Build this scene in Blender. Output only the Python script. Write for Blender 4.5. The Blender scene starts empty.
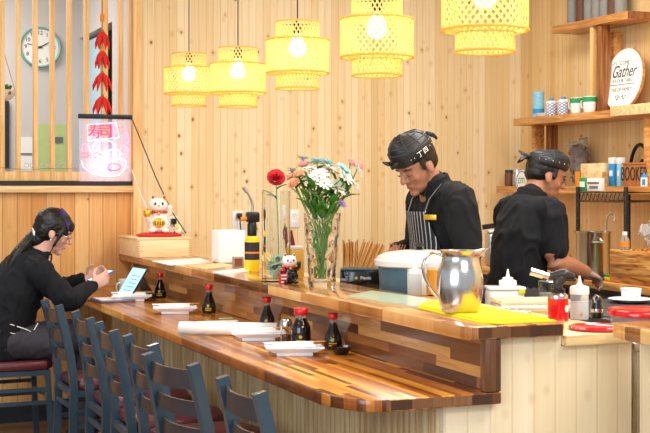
import bpy, bmesh, math, random
from mathutils import Vector, Matrix, noise
random.seed(7)
SC = bpy.context.scene
COL = SC.collection
PI = math.pi
V = Vector
# ---------------------------------------------------------------- camera geometry (metres)
H = 1.40; FPX = 1300.0; VY = 185.0
AN = math.atan(525.0 / 1300.0); SA, CA = math.sin(AN), math.cos(AN)
def ray(u):
    t = (u - 325.0) / FPX
    return SA + CA * t, CA - SA * t
def zat(v, d): return H - (v - VY) / FPX * d
def G(u, v, z):                     # point on a horizontal surface of height z
    d = (H - z) * FPX / (v - VY); a, b = ray(u)
    return V((a * d, b * d, z))
def W(u, v, d):                     # point at depth d
    a, b = ray(u); return V((a * d, b * d, zat(v, d)))
def SX(u, v, X):                    # point on a wall parallel to the counter
    a, b = ray(u); d = X / a; return V((X, b * d, zat(v, d)))
def SY(u, v, Y):                    # point on a wall across the room
    a, b = ray(u); d = Y / b; return V((a * d, Y, zat(v, d)))
# ---------------------------------------------------------------- materials
def lin(h):
    if isinstance(h, (tuple, list)): return (h[0], h[1], h[2], 1)
    h = h.lstrip('#'); out = []
    for i in (0, 2, 4):
        c = int(h[i:i+2], 16) / 255
        out.append(c / 12.92 if c <= .04045 else ((c + .055) / 1.055) ** 2.4)
    return (*out, 1)
M = {}
def new_mat(name):
    m = bpy.data.materials.new(name); m.use_nodes = True
    nt = m.node_tree; b = nt.nodes['Principled BSDF']
    M[name] = m
    return m, nt, b
def mat(name, col, rough=.5, metal=0, emit=None, es=0, trans=0, ior=1.45, coat=0, alpha=1, sheen=0, var=.08, vs=30, bump=0, bs=200, sss=0):
    m, nt, b = new_mat(name)
    c = lin(col)
    b.inputs['Base Color'].default_value = c
    b.inputs['Roughness'].default_value = rough
    b.inputs['Metallic'].default_value = metal
    b.inputs['IOR'].default_value = ior
    b.inputs['Transmission Weight'].default_value = trans
    b.inputs['Coat Weight'].default_value = coat
    b.inputs['Alpha'].default_value = alpha
    b.inputs['Sheen Weight'].default_value = sheen
    if sss:
        b.inputs['Subsurface Weight'].default_value = sss
        b.inputs['Subsurface Scale'].default_value = .02
    if emit:
        b.inputs['Emission Color'].default_value = lin(emit); b.inputs['Emission Strength'].default_value = es
    tc = nt.nodes.new('ShaderNodeTexCoord')
    if var and not trans:
        n = nt.nodes.new('ShaderNodeTexNoise'); n.inputs['Scale'].default_value = vs; n.inputs['Detail'].default_value = 3
        nt.links.new(tc.outputs['Object'], n.inputs['Vector'])
        mx = nt.nodes.new('ShaderNodeMix'); mx.data_type = 'RGBA'
        mx.inputs[6].default_value = (c[0] * (1 - var), c[1] * (1 - var), c[2] * (1 - var), 1)
        mx.inputs[7].default_value = (min(1, c[0] * (1 + var)), min(1, c[1] * (1 + var)), min(1, c[2] * (1 + var)), 1)
        nt.links.new(n.outputs['Fac'], mx.inputs[0]); nt.links.new(mx.outputs[2], b.inputs['Base Color'])
    if bump:
        n = nt.nodes.new('ShaderNodeTexNoise'); n.inputs['Scale'].default_value = bs; n.inputs['Detail'].default_value = 2
        nt.links.new(tc.outputs['Object'], n.inputs['Vector'])
        bp = nt.nodes.new('ShaderNodeBump'); bp.inputs['Strength'].default_value = bump; bp.inputs['Distance'].default_value = .003
        nt.links.new(n.outputs['Fac'], bp.inputs['Height']); nt.links.new(bp.outputs[0], b.inputs['Normal'])
    return m
class NT:
    def __init__(s, nt): s.nt = nt
    def n(s, t, **k):
        x = s.nt.nodes.new(t)
        for a, b in k.items(): setattr(x, a, b)
        return x
    def put(s, sock, v):
        if hasattr(v, 'is_output') or isinstance(v, bpy.types.NodeSocket): s.nt.links.new(v, sock)
        else: sock.default_value = v
    def math(s, op, a, b=0.0, c=None):
        x = s.n('ShaderNodeMath', operation=op); s.put(x.inputs[0], a); s.put(x.inputs[1], b)
        if c is not None: s.put(x.inputs[2], c)
        return x.outputs[0]
    def vec(s, a, b, c):
        x = s.n('ShaderNodeCombineXYZ'); s.put(x.inputs[0], a); s.put(x.inputs[1], b); s.put(x.inputs[2], c); return x.outputs[0]
    def mix(s, f, a, b, blend='MIX'):
        x = s.n('ShaderNodeMix', data_type='RGBA', blend_type=blend); s.put(x.inputs[0], f); s.put(x.inputs[6], a); s.put(x.inputs[7], b); return x.outputs[2]
    def ramp(s, f, stops, interp='LINEAR'):
        x = s.n('ShaderNodeValToRGB'); r = x.color_ramp; r.interpolation = interp
        while len(r.elements) < len(stops): r.elements.new(.5)
        for e, (p, c) in zip(r.elements, stops): e.position = p; e.color = lin(c)
        s.put(x.inputs[0], f); return x.outputs[0]
def pine(name, axis, w, light, tan, knot='#7a4516', grv='#9a7446', knots=.62, rough=.42, spec=.35):
    m, nt, b = new_mat(name); N = NT(nt)
    tc = N.n('ShaderNodeTexCoord'); sp = N.n('ShaderNodeSeparateXYZ'); nt.links.new(tc.outputs['Object'], sp.inputs[0])
    A = sp.outputs[axis]; Z = sp.outputs[2]
    s = N.math('DIVIDE', A, w); idx = N.math('FLOOR', s); fr = N.math('FRACT', s)
    wn = N.n('ShaderNodeTexWhiteNoise', noise_dimensions='1D'); nt.links.new(idx, wn.inputs['W'])
    board = N.math('FLOOR', N.math('DIVIDE', s, 2.0))
    wn2 = N.n('ShaderNodeTexWhiteNoise', noise_dimensions='1D'); nt.links.new(N.math('ADD', board, 77.3), wn2.inputs['W'])
    tone = N.math('ADD', N.math('MULTIPLY', wn.outputs['Value'], .3), N.math('MULTIPLY', wn2.outputs['Value'], .5))
    off = N.math('MULTIPLY', wn2.outputs['Value'], 40.0)
    g = N.n('ShaderNodeTexNoise'); g.inputs['Scale'].default_value = 1; g.inputs['Detail'].default_value = 4; g.inputs['Distortion'].default_value = .6
    nt.links.new(N.vec(N.math('MULTIPLY', A, 70.0), N.math('ADD', N.math('MULTIPLY', Z, 2.2), off), off), g.inputs['Vector'])
    col = N.ramp(N.math('ADD', N.math('MULTIPLY', tone, .55), N.math('MULTIPLY', g.outputs['Fac'], .5)), [(.18, light), (.62, tan), (.95, tan)])
    col = N.mix(N.math('MULTIPLY', N.math('GREATER_THAN', tone, .72), .22), col, lin(grv))
    vo = N.n('ShaderNodeTexVoronoi', voronoi_dimensions='3D'); vo.inputs['Scale'].default_value = 1
    nt.links.new(N.vec(N.math('MULTIPLY', A, 14.0), N.math('MULTIPLY', Z, 10.5), 0.0), vo.inputs['Vector'])
    sc = N.n('ShaderNodeSeparateColor'); nt.links.new(vo.outputs['Color'], sc.inputs[0])
    gate = N.math('GREATER_THAN', sc.outputs[0], knots)
    rad = N.math('MULTIPLY_ADD', sc.outputs[1], .07, .05)
    k = N.math('MULTIPLY', N.math('LESS_THAN', vo.outputs['Distance'], rad), gate)
    halo = N.math('MULTIPLY', N.math('SUBTRACT', 1.0, N.math('MINIMUM', N.math('DIVIDE', vo.outputs['Distance'], .3), 1.0)), gate)
    col = N.mix(N.math('MULTIPLY', halo, .55), col, lin('#c08a48'))
    col = N.mix(N.math('MULTIPLY', k, .8), col, lin(knot))
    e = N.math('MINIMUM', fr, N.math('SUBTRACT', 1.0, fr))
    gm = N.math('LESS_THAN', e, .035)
    col = N.mix(N.math('MULTIPLY', gm, .5), col, lin(grv))  # groove shade painted into the colour as a thin dark line
    nt.links.new(col, b.inputs['Base Color'])
    bp = N.n('ShaderNodeBump'); bp.inputs['Strength'].default_value = .4; bp.inputs['Distance'].default_value = .003
    nt.links.new(N.math('MINIMUM', N.math('MULTIPLY', e, 12.0), 1.0), bp.inputs['Height']); nt.links.new(bp.outputs[0], b.inputs['Normal'])
    b.inputs['Roughness'].default_value = rough; b.inputs['Specular IOR Level'].default_value = spec
    return m
def stave(name, across, w, along, L, cols, rough=.22, coat=.35, seed=0.):
    m, nt, b = new_mat(name); N = NT(nt)
    tc = N.n('ShaderNodeTexCoord'); sp = N.n('ShaderNodeSeparateXYZ'); nt.links.new(tc.outputs['Object'], sp.inputs[0])
    A = sp.outputs[across]; Bv = sp.outputs[along]
    s = N.math('DIVIDE', N.math('ADD', A, seed), w); row = N.math('FLOOR', s)
    wn = N.n('ShaderNodeTexWhiteNoise', noise_dimensions='1D'); nt.links.new(row, wn.inputs['W'])
    y = N.math('ADD', N.math('DIVIDE', Bv, L), N.math('MULTIPLY', wn.outputs['Value'], 11.3)); cell = N.math('FLOOR', y)
    w2 = N.n('ShaderNodeTexWhiteNoise', noise_dimensions='2D'); nt.links.new(N.vec(row, cell, 0.0), w2.inputs['Vector'])
    g = N.n('ShaderNodeTexNoise'); g.inputs['Scale'].default_value = 1; g.inputs['Detail'].default_value = 4; g.inputs['Distortion'].default_value = 1.2
    off = N.math('MULTIPLY', w2.outputs['Value'], 60.0)
    nt.links.new(N.vec(N.math('ADD', N.math('MULTIPLY', A, 90.0), off), N.math('MULTIPLY', Bv, 5.0), off), g.inputs['Vector'])
    f = N.math('ADD', N.math('MULTIPLY', w2.outputs['Value'], .85), N.math('MULTIPLY', N.math('SUBTRACT', g.outputs['Fac'], .5), .5))
    n = len(cols); col = N.ramp(f, [(i / (n - 1), c) for i, c in enumerate(cols)])
    fr = N.math('FRACT', s); e = N.math('MINIMUM', fr, N.math('SUBTRACT', 1.0, fr))
    col = N.mix(N.math('MULTIPLY', N.math('LESS_THAN', e, .02), .35), col, lin('#3a1d0c'))
    nt.links.new(col, b.inputs['Base Color'])
    b.inputs['Roughness'].default_value = rough; b.inputs['Coat Weight'].default_value = coat; b.inputs['Coat Roughness'].default_value = .12
    return m
def grain(name, axis, cols, rough=.5, s1=60, s2=3, coat=0):
    m, nt, b = new_mat(name); N = NT(nt)
    tc = N.n('ShaderNodeTexCoord'); mp = N.n('ShaderNodeMapping'); nt.links.new(tc.outputs['Object'], mp.inputs[0])
    sc = [s1, s1, s1]; sc[axis] = s2; mp.inputs['Scale'].default_value = sc
    g = N.n('ShaderNodeTexNoise'); g.inputs['Scale'].default_value = 1; g.inputs['Detail'].default_value = 4; g.inputs['Distortion'].default_value = .8
    nt.links.new(mp.outputs[0], g.inputs['Vector'])
    n = len(cols); col = N.ramp(g.outputs['Fac'], [(.3 + .4 * i / (n - 1), c) for i, c in enumerate(cols)])
    nt.links.new(col, b.inputs['Base Color']); b.inputs['Roughness'].default_value = rough; b.inputs['Coat Weight'].default_value = coat
    return m
def checker(name, c1, c2, s, rough=.3, kind='lattice'):
    m, nt, b = new_mat(name); N = NT(nt)
    tc = N.n('ShaderNodeTexCoord'); sp = N.n('ShaderNodeSeparateXYZ'); nt.links.new(tc.outputs['Object'], sp.inputs[0])
    an = N.math('ARCTAN2', sp.outputs[1], sp.outputs[0])
    a = N.math('MULTIPLY', an, s[0]); z = N.math('MULTIPLY', sp.outputs[2], s[1])
    p = N.math('ABSOLUTE', N.math('SUBTRACT', N.math('FRACT', N.math('ADD', a, z)), .5)); q = N.math('ABSOLUTE', N.math('SUBTRACT', N.math('FRACT', N.math('SUBTRACT', a, z)), .5))
    f = N.math('LESS_THAN', N.math('MINIMUM', p, q), s[2])
    nt.links.new(N.mix(f, lin(c1), lin(c2)), b.inputs['Base Color']); b.inputs['Roughness'].default_value = rough
    return m
# walls
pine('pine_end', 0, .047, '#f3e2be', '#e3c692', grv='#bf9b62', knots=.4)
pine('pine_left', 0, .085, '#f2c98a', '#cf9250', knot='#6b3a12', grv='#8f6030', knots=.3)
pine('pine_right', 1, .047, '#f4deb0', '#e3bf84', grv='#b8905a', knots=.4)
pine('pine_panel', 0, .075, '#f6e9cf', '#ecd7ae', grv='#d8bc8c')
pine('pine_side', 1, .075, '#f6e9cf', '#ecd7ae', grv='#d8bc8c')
ACA = ['#30180c', '#5e3318', '#8a5228', '#a9682f', '#c88a42', '#dfab62']
stave('acacia_top', 0, .021, 1, .50, ['#5e2e14', '#8a4a1c', '#b06525', '#c67a2a', '#dc9838', '#f0c470'], rough=.24, coat=.3)
stave('acacia_upper', 0, .034, 1, .38, ['#5c3116', '#8d5526', '#b8793c', '#cf9450', '#e2b273', '#efcb92'], rough=.2, coat=.5)
stave('acacia_splash', 2, .0335, 1, .36, ['#3c1f10', '#64381c', '#7d4a26', '#a3683a', '#c89452', '#e0b473'], rough=.28, coat=.3, seed=.012)
stave('acacia_end', 0, .065, 2, .5, ['#2c170d', '#452617', '#5e3820', '#7a5030', '#8f6540'], rough=.3, coat=.3)
grain('light_wood', 0, ['#c99a5a', '#e6c48a', '#f2dcae'], .45)
grain('rib_wood', 2, ['#b8935c', '#d9ba84', '#ecd6a8'], .5, 50, 2)
mat('cap_piping', '#3d4046', .5)
grain('slat_wood', 2, ['#dca55c', '#ecc07c', '#f4d29a'], .5, 50, 2)
grain('shelf_wood', 1, ['#9a5f2a', '#c88a48', '#deaa66'], .4, 50, 4, .2)
grain('dark_post', 2, ['#5a3018', '#8a5228', '#b0763c'], .45, 50, 3)
grain('crate_wood', 1, ['#5c3314', '#a86a2e', '#d39a4e', '#e2b064'], .5, 55, 5)
grain('box_wood', 0, ['#e9bf86', '#f2d3a2', '#f8e0b8'], .5, 40, 3)
grain('brown_carton', 0, ['#9c5a2c', '#ad6a36', '#b8753e'], .7, 30, 10)
stave('floor_wood', 1, .12, 0, 1.1, ['#5d4632', '#7a5f46', '#8d7256'], rough=.4, coat=.1)
mat('plaster', '#cfc9c4', .8, var=.03, vs=4); mat('ceiling_white', '#e6e2da', .8, var=.02)
mat('blue_paint', '#b9d7e2', .6, var=.03); mat('dark_room', '#3b3a3c', .7)
mat('dark_base', '#23262f', .5); mat('black_trim', '#26211f', .5)
mat('black_plastic', '#17181a', .35); mat('black_gloss', '#101012', .15, coat=.5); mat('black_cord', '#1b1a1a', .5)
mat('white_plastic', '#eceae6', .35, var=.03); mat('white_gloss', '#f3f2ee', .15, coat=.5, var=.02); mat('white_paper', '#f4f3ef', .7, var=.03)
mat('porcelain', '#e9edf0', .12, coat=.4, var=.02)
mat('red_plastic', '#d3121a', .28, coat=.3); mat('red_cloth', '#d4251a', .7, bump=.3); mat('red_gloss', '#c81018', .15, coat=.6)
mat('steel', '#c9c9c6', .2, 1, var=.05); mat('steel_rough', '#b8b9b8', .38, 1, var=.1, vs=12); mat('chrome', '#dedede', .08, 1, var=0)
mat('chair_metal', '#415462', .34, .35, var=.12, vs=14, coat=.3); mat('chair_slat', '#413b3e', .38, .3, var=.15, vs=14, coat=.2)
mat('maroon_vinyl', '#5c242a', .42, coat=.15, var=.1, bump=.1, bs=300)
mat('black_cloth', '#0f1013', .9, bump=.25, bs=400, var=.15, vs=12); mat('grey_cloth', '#37343a', .85, bump=.25, bs=400, var=.12, vs=12)
mat('navy_cloth', '#0d1016', .9, bump=.25, bs=400, var=.15, vs=12)
mat('leather_black', '#17181b', .5, coat=.08, bump=.2, bs=160)
mat('skin_man', '#a9745a', .5, sss=.12, var=.06, vs=18); mat('skin_chef', '#a8735a', .5, sss=.12, var=.06, vs=18); mat('skin_woman', '#dba892', .5, sss=.12, var=.05, vs=18)
mat('lips', '#9c5348', .45); mat('eye_white', '#b9a89c', .5); mat('eye_dark', '#1a100c', .2)
mat('hair_black', '#15110f', .38, bump=.5, bs=90, var=.3, vs=60)
mat('glass', '#ffffff', .02, trans=1, ior=1.45); mat('thin_glass', '#f8fbfb', .02, trans=1, ior=1.2); mat('crystal', '#ffffff', .02, trans=1, ior=1.3)
mat('clear_plastic', '#f2f4f6', .12, trans=.85, ior=1.15); mat('film_plastic', '#dfe3e6', .25, trans=.8, ior=1.1)
mat('soy_glass', '#160805', .08, coat=.6, var=0); mat('neck_glass', '#c4b8a4', .08, trans=.6, ior=1.3)
mat('soy_label', '#caa52e', .5); mat('soy_label_dark', '#1c1a14', .4)
mat('yellow_plastic', '#f0cf12', .35, coat=.2); mat('yellow_cloth', '#f6d912', .8, bump=.25, bs=300); mat('gold', '#e6b53a', .3, .7)
mat('teal_body', '#3f6070', .4, coat=.2); mat('orange_liquid', '#f29a12', .3); mat('cream_plastic', '#dcdcd8', .3, coat=.3, var=.03)
mat('green_leaf', '#3e7a26', .45, coat=.15, var=.25); mat('green_light', '#7fa84a', .5, var=.2); mat('stem_green', '#5d8a35', .5)
mat('petal_white', '#f6f4ee', .6, var=.03); mat('petal_blue', '#a6dbe0', .6); mat('petal_pink', '#f0a8a0', .6); mat('petal_peach', '#f2b189', .6); mat('rose_red', '#c20d1c', .6, var=.2); mat('petal_lilac', '#9a86c8', .6); mat('pollen', '#8c9a34', .7)
mat('bill_green', '#b9c8a6', .7, var=.2, vs=90); mat('bill_dark', '#5e7358', .7)
mat('green_mat', '#b9cfb2', .3, coat=.5, var=.12, vs=10)
mat('bamboo_stick', '#c98a38', .5, var=.15); mat('bamboo_dark', '#a8682a', .5, var=.15); mat('purple_grey', '#6e6a80', .35, .3); mat('mug_grey', '#c9ccc6', .3)
mat('screen', '#9cc6e2', .15, emit='#9fd0ee', es=.9, var=.1, vs=15); mat('blue_phone', '#1d55b5', .3)
mat('label_blue', '#2f93d6', .5, var=.3, vs=80); mat('label_lightblue', '#8cc9ea', .5, var=.35, vs=80); mat('label_green', '#1f9a55', .5); mat('teal_frame', '#7fb3ab', .4)
mat('ink', '#2b2a2c', .6, var=0); mat('ink_grey', '#6f7072', .6, var=0); mat('orange_paint', '#e58a1e', .5); mat('cat_white', '#f2ebe2', .25, coat=.4, var=.02); mat('cat_tan', '#8a4a2a', .3)
mat('maroon_case', '#6e1f22', .3, coat=.4); mat('amber', '#c99a3c', .3); mat('foil', '#c8ccd0', .28, .9, bump=.8, bs=60)
mat('tube_grey', '#8d8c86', .55, var=.15, vs=20); mat('knob_dark', '#33312f', .3); mat('green_poster', '#bfd08c', .7, var=.08, vs=20); mat('spice', '#6a4630', .6, var=.4, vs=120)
checker('blue_lattice', '#eef1f4', '#2b4f95', (1.3, 55, .12))
m_, nt_, b_ = new_mat('apron_stripe'); N_ = NT(nt_)
tc_ = N_.n('ShaderNodeTexCoord'); sp_ = N_.n('ShaderNodeSeparateXYZ'); nt_.links.new(tc_.outputs['Object'], sp_.inputs[0])
nt_.links.new(N_.mix(N_.math('LESS_THAN', N_.math('FRACT', N_.math('MULTIPLY', sp_.outputs[1], 48.0)), .16), lin('#14151a'), lin('#c9c9cc')), b_.inputs['Base Color'])
b_.inputs['Roughness'].default_value = .8
m_, nt_, b_ = new_mat('hair_dyed'); N_ = NT(nt_)
tc_ = N_.n('ShaderNodeTexCoord'); n_ = N_.n('ShaderNodeTexNoise'); n_.inputs['Scale'].default_value = 14; nt_.links.new(tc_.outputs['Object'], n_.inputs[0])
nt_.links.new(N_.ramp(n_.outputs['Fac'], [(.42, '#1a1216'), (.6, '#4b2f8e')]), b_.inputs['Base Color']); b_.inputs['Roughness'].default_value = .4
# woven bamboo of the lamp shades (lets light through)
m_, nt_, b_ = new_mat('bamboo_weave'); N_ = NT(nt_)
tr_ = N_.n('ShaderNodeBsdfTranslucent'); tr_.inputs[0].default_value = lin('#fff0b0'); ms_ = N_.n('ShaderNodeMixShader'); ms_.inputs[0].default_value = .5
b_.inputs['Base Color'].default_value = lin('#f8e3a0'); b_.inputs['Roughness'].default_value = .6
nt_.links.new(b_.outputs[0], ms_.inputs[1]); nt_.links.new(tr_.outputs[0], ms_.inputs[2]); nt_.links.new(ms_.outputs[0], nt_.nodes['Material Output'].inputs[0])
m_, nt_, b_ = new_mat('bamboo_rim'); N_ = NT(nt_)
tr_ = N_.n('ShaderNodeBsdfTranslucent'); tr_.inputs[0].default_value = lin('#fbd267'); ms_ = N_.n('ShaderNodeMixShader'); ms_.inputs[0].default_value = .4
b_.inputs['Base Color'].default_value = lin('#f3cc62'); nt_.links.new(b_.outputs[0], ms_.inputs[1]); nt_.links.new(tr_.outputs[0], ms_.inputs[2]); nt_.links.new(ms_.outputs[0], nt_.nodes['Material Output'].inputs[0])
mat('bulb', '#fff4d8', .3, emit='#ffe9b0', es=8, var=0)
mat('led_pink', '#ff9ad8', .3, emit='#ff7fd0', es=1.3, var=0); mat('led_red', '#e8204a', .3, emit='#ff2a58', es=1.1, var=0); mat('led_white', '#ffffff', .3, emit='#f4ecff', es=1.5, var=0)
mat('acrylic', '#e8e4ff', .08, alpha=.2, emit='#c9b8ff', es=.16, var=0)
# ---------------------------------------------------------------- mesh helpers
def frame_of(d):
    d = d.normalized(); a = V((0, 0, 1)) if abs(d.z) < .9 else V((1, 0, 0))
    s = d.cross(a).normalized(); return s, s.cross(d).normalized()
class MB:
    def __init__(s): s.bm = bmesh.new()
    def box(s, lo, hi, bev=0, rot=None, seg=2, mi=0):
        lo, hi = V(lo), V(hi); c = (lo + hi) / 2; d = hi - lo
        r = bmesh.ops.create_cube(s.bm, size=1); vs = r['verts']
        for v in vs: v.co = V((v.co.x * d.x, v.co.y * d.y, v.co.z * d.z))
        fs = list({f for v in vs for f in v.link_faces})
        for f in fs: f.material_index = mi
        if bev:
            es = list({e for v in vs for e in v.link_edges})
            r = bmesh.ops.bevel(s.bm, geom=es, offset=bev, segments=seg, affect='EDGES', profile=.5)
            vs = list({v for f in r['faces'] for v in f.verts} | {v for v in vs if v.is_valid})
        mt = Matrix.Translation(c)
        if rot is not None: mt = mt @ rot
        for v in vs: v.co = mt @ v.co
        return s
    def lathe(s, prof, c=(0, 0, 0), seg=32, M_=None, mi=0, ex=1, ey=1):
        c = V(c); rings = []
        for r, z in prof:
            if r < 1e-5: rings.append([s.bm.verts.new((0, 0, z))])
            else: rings.append([s.bm.verts.new((r * ex * math.cos(2 * PI * k / seg), r * ey * math.sin(2 * PI * k / seg), z)) for k in range(seg)])
        for a, b in zip(rings, rings[1:]):
            for k in range(seg):
                k2 = (k + 1) % seg
                if len(a) == 1 and len(b) == 1: continue
                if len(a) == 1: f = [a[0], b[k2], b[k]]
                elif len(b) == 1: f = [a[k], a[k2], b[0]]
                else: f = [a[k], a[k2], b[k2], b[k]]
                fc = s.bm.faces.new(f); fc.material_index = mi
        mt = Matrix.Translation(c) @ (M_ if M_ is not None else Matrix())
        for rg in rings:
            for v in rg: v.co = mt @ v.co
        return s
    def solid(s, prof, c=(0, 0, 0), seg=32, M_=None, mi=0, ex=1, ey=1):
        p = list(prof)
        if p[0][0] > 1e-5: p = [(0, p[0][1])] + p
        if p[-1][0] > 1e-5: p = p + [(0, p[-1][1])]
        return s.lathe(p, c, seg, M_, mi, ex, ey)
    def cyl(s, a, b, r, r2=None, seg=16, mi=0):
        return s.tube([a, b], [r, r if r2 is None else r2], seg, mi=mi)
    def tube(s, pts, r, seg=10, closed=False, mi=0, side=None, flat=1.0):
        pts = [V(p) for p in pts]; n = len(pts)
        if not isinstance(r, (list, tuple)): r = [r] * n
        rings = []; prev = None
        for i, p in enumerate(pts):
            if closed: t = pts[(i + 1) % n] - pts[i - 1]
            else: t = pts[min(i + 1, n - 1)] - pts[max(i - 1, 0)]
            t.normalize()
            if side is not None: a = V(side) - V(side).dot(t) * t; a.normalize()
            elif prev is None: a = frame_of(t)[0]
            else:
                a = prev - prev.dot(t) * t
                a = a.normalized() if a.length > 1e-6 else frame_of(t)[0]
            prev = a; b = t.cross(a)
            rings.append([s.bm.verts.new(p + a * r[i] * math.cos(2 * PI * k / seg) + b * r[i] * flat * math.sin(2 * PI * k / seg)) for k in range(seg)])
        m = n if closed else n - 1
        for i in range(m):
            A, B = rings[i], rings[(i + 1) % n]
            for k in range(seg):
                f = s.bm.faces.new([A[k], A[(k + 1) % seg], B[(k + 1) % seg], B[k]]); f.material_index = mi
        if not closed:
            s.bm.faces.new(rings[0][::-1]).material_index = mi; s.bm.faces.new(rings[-1]).material_index = mi
        return s
    def band(s, pts, w, t, up=(0, 0, 1)):          # flat rectangular bar along a path; w along up, t across
        pts = [V(p) for p in pts]; n = len(pts); rings = []
        for i, p in enumerate(pts):
            d = pts[min(i + 1, n - 1)] - pts[max(i - 1, 0)]; d.normalize()
            u = V(up) - V(up).dot(d) * d; u.normalize(); q = d.cross(u)
            rings.append([s.bm.verts.new(p + u * w / 2 * a + q * t / 2 * b) for a, b in ((-1, -1), (1, -1), (1, 1), (-1, 1))])
        for A, B in zip(rings, rings[1:]):
            for k in range(4): s.bm.faces.new([A[k], A[(k + 1) % 4], B[(k + 1) % 4], B[k]])
        s.bm.faces.new(rings[0][::-1]); s.bm.faces.new(rings[-1]); return s
    def ball(s, c, r, sc=(1, 1, 1), M_=None, u=20, v=12, mi=0):
        rr = bmesh.ops.create_uvsphere(s.bm, u_segments=u, v_segments=v, radius=1)
        mt = Matrix.Translation(V(c)) @ (M_ if M_ is not None else Matrix()) @ Matrix.Diagonal((r * sc[0], r * sc[1], r * sc[2], 1))
        for q in rr['verts']: q.co = mt @ q.co
        for f in {f for q in rr['verts'] for f in q.link_faces}: f.material_index = mi
        return s
    def prism(s, poly, z0, z1, M_=None, bev=0):
        a = [s.bm.verts.new((x, y, z0)) for x, y in poly]; b = [s.bm.verts.new((x, y, z1)) for x, y in poly]; n = len(poly)
        fs = [s.bm.faces.new(a[::-1]), s.bm.faces.new(b)]
        for k in range(n): fs.append(s.bm.faces.new([a[k], a[(k + 1) % n], b[(k + 1) % n], b[k]]))
        vs = a + b
        if bev:
            es = list({e for f in fs[:2] for e in f.edges})
            r = bmesh.ops.bevel(s.bm, geom=es, offset=bev, segments=2, affect='EDGES', profile=.5)
            vs = list({v for f in r['faces'] for v in f.verts} | {v for v in vs if v.is_valid})
        if M_ is not None:
            for v in vs: v.co = M_ @ v.co
        return s
    def loft(s, pts, rad, side, seg=18, cap=True, sub=0):
        pts = [V(p) for p in pts]; rad = [(q, q) if not isinstance(q, (tuple, list)) else q for q in rad]
        if sub:
            P, R = [], []; n = len(pts)
            for i in range(n - 1):
                p0, p1, p2, p3 = pts[max(i - 1, 0)], pts[i], pts[i + 1], pts[min(i + 2, n - 1)]
                for k in range(sub):
                    t = k / sub
                    P.append(.5 * ((2 * p1) + (p2 - p0) * t + (2 * p0 - 5 * p1 + 4 * p2 - p3) * t * t + (3 * p1 - p0 - 3 * p2 + p3) * t ** 3))
                    e = t * t * (3 - 2 * t); R.append(tuple(rad[i][j] * (1 - e) + rad[i + 1][j] * e for j in (0, 1)))
            P.append(pts[-1]); R.append(rad[-1]); pts, rad = P, R
        n = len(pts); rings = []; side = V(side)
        T = []
        for i in range(n):
            t = pts[min(i + 1, n - 1)] - pts[max(i - 1, 0)]; T.append(t.normalized())
        def ring(p, t, ra, rb):
            a = side - side.dot(t) * t
            a = a.normalized() if a.length > 1e-4 else frame_of(t)[0]
            b = t.cross(a)
            return [s.bm.verts.new(p + a * ra * math.cos(2 * PI * k / seg) + b * rb * math.sin(2 * PI * k / seg)) for k in range(seg)]
        cs = (80, 55, 28)
        if cap:
            m = min(rad[0])
            for q in cs: rings.append(ring(pts[0] - T[0] * m * math.sin(math.radians(q)), T[0], rad[0][0] * math.cos(math.radians(q)), rad[0][1] * math.cos(math.radians(q))))
        for i in range(n): rings.append(ring(pts[i], T[i], *rad[i]))
        if cap:
            m = min(rad[-1])
            for q in cs[::-1]: rings.append(ring(pts[-1] + T[-1] * m * math.sin(math.radians(q)), T[-1], rad[-1][0] * math.cos(math.radians(q)), rad[-1][1] * math.cos(math.radians(q))))
        for A, B in zip(rings, rings[1:]):
            for k in range(seg): s.bm.faces.new([A[k], A[(k + 1) % seg], B[(k + 1) % seg], B[k]])
        s.bm.faces.new(rings[0][::-1]); s.bm.faces.new(rings[-1]); return s
    def xf(s, mt):
        for v in s.bm.verts: v.co = mt @ v.co
        return s
    def build(s, name, m, parent=None, smooth=True, ang=38, loc=None, wrinkle=0):
        bmesh.ops.recalc_face_normals(s.bm, faces=s.bm.faces[:])
        me = bpy.data.meshes.new(name); s.bm.to_mesh(me); s.bm.free()
        return finish(name, me, m, parent, smooth, ang, loc)
def finish(name, me, m, parent=None, smooth=True, ang=38, loc=None):
    for q in (m if isinstance(m, (list, tuple)) else [m]): me.materials.append(M[q])
    if smooth:
        for p in me.polygons: p.use_smooth = True
        if ang: me.set_sharp_from_angle(angle=math.radians(ang))
    o = bpy.data.objects.new(name, me); COL.objects.link(o)
    if parent is not None: o.parent = parent
    if loc is not None: o.location = loc
    return o
def fuse(mb, vox, it=4, wr=0, wf=12, seed=0, fac=.5):
    me = bpy.data.meshes.new('t'); bmesh.ops.recalc_face_normals(mb.bm, faces=mb.bm.faces[:]); mb.bm.to_mesh(me); mb.bm.free()
    o = bpy.data.objects.new('t', me); COL.objects.link(o)
    r = o.modifiers.new('r', 'REMESH'); r.mode = 'VOXEL'; r.voxel_size = vox; r.adaptivity = 0
    if it: sm = o.modifiers.new('s', 'SMOOTH'); sm.iterations = it; sm.factor = fac
    bpy.context.view_layer.update(); dg = bpy.context.evaluated_depsgraph_get()
    res = bpy.data.meshes.new_from_object(o.evaluated_get(dg)); bpy.data.objects.remove(o); bpy.data.meshes.remove(me)
    if wr:
        ns = [v.normal.copy() for v in res.vertices]
        for v, n in zip(res.vertices, ns):
            p = v.co; q = V((p.x * wf, p.y * wf, p.z * wf * .6)) + V((seed, seed, 0))
            w = noise.noise(q + V((noise.noise(q * 1.3), noise.noise(q * 1.1 + V((5, 5, 5))), 0)) * 1.5)
            v.co = p + n * (wr * max(-.1, .9 - abs(w) * 4))
    return res
def tag(o, label, cat, group=None, kind=None):
    o['label'] = label; o['category'] = cat
    if group: o['group'] = group
    if kind: o['kind'] = kind
    return o
def thing(name, label, cat, loc=(0, 0, 0), rz=0, group=None):
    o = bpy.data.objects.new(name, None); COL.objects.link(o); o.empty_display_size = .05
    o.location = loc; o.rotation_euler = (0, 0, rz); return tag(o, label, cat, group)
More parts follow.
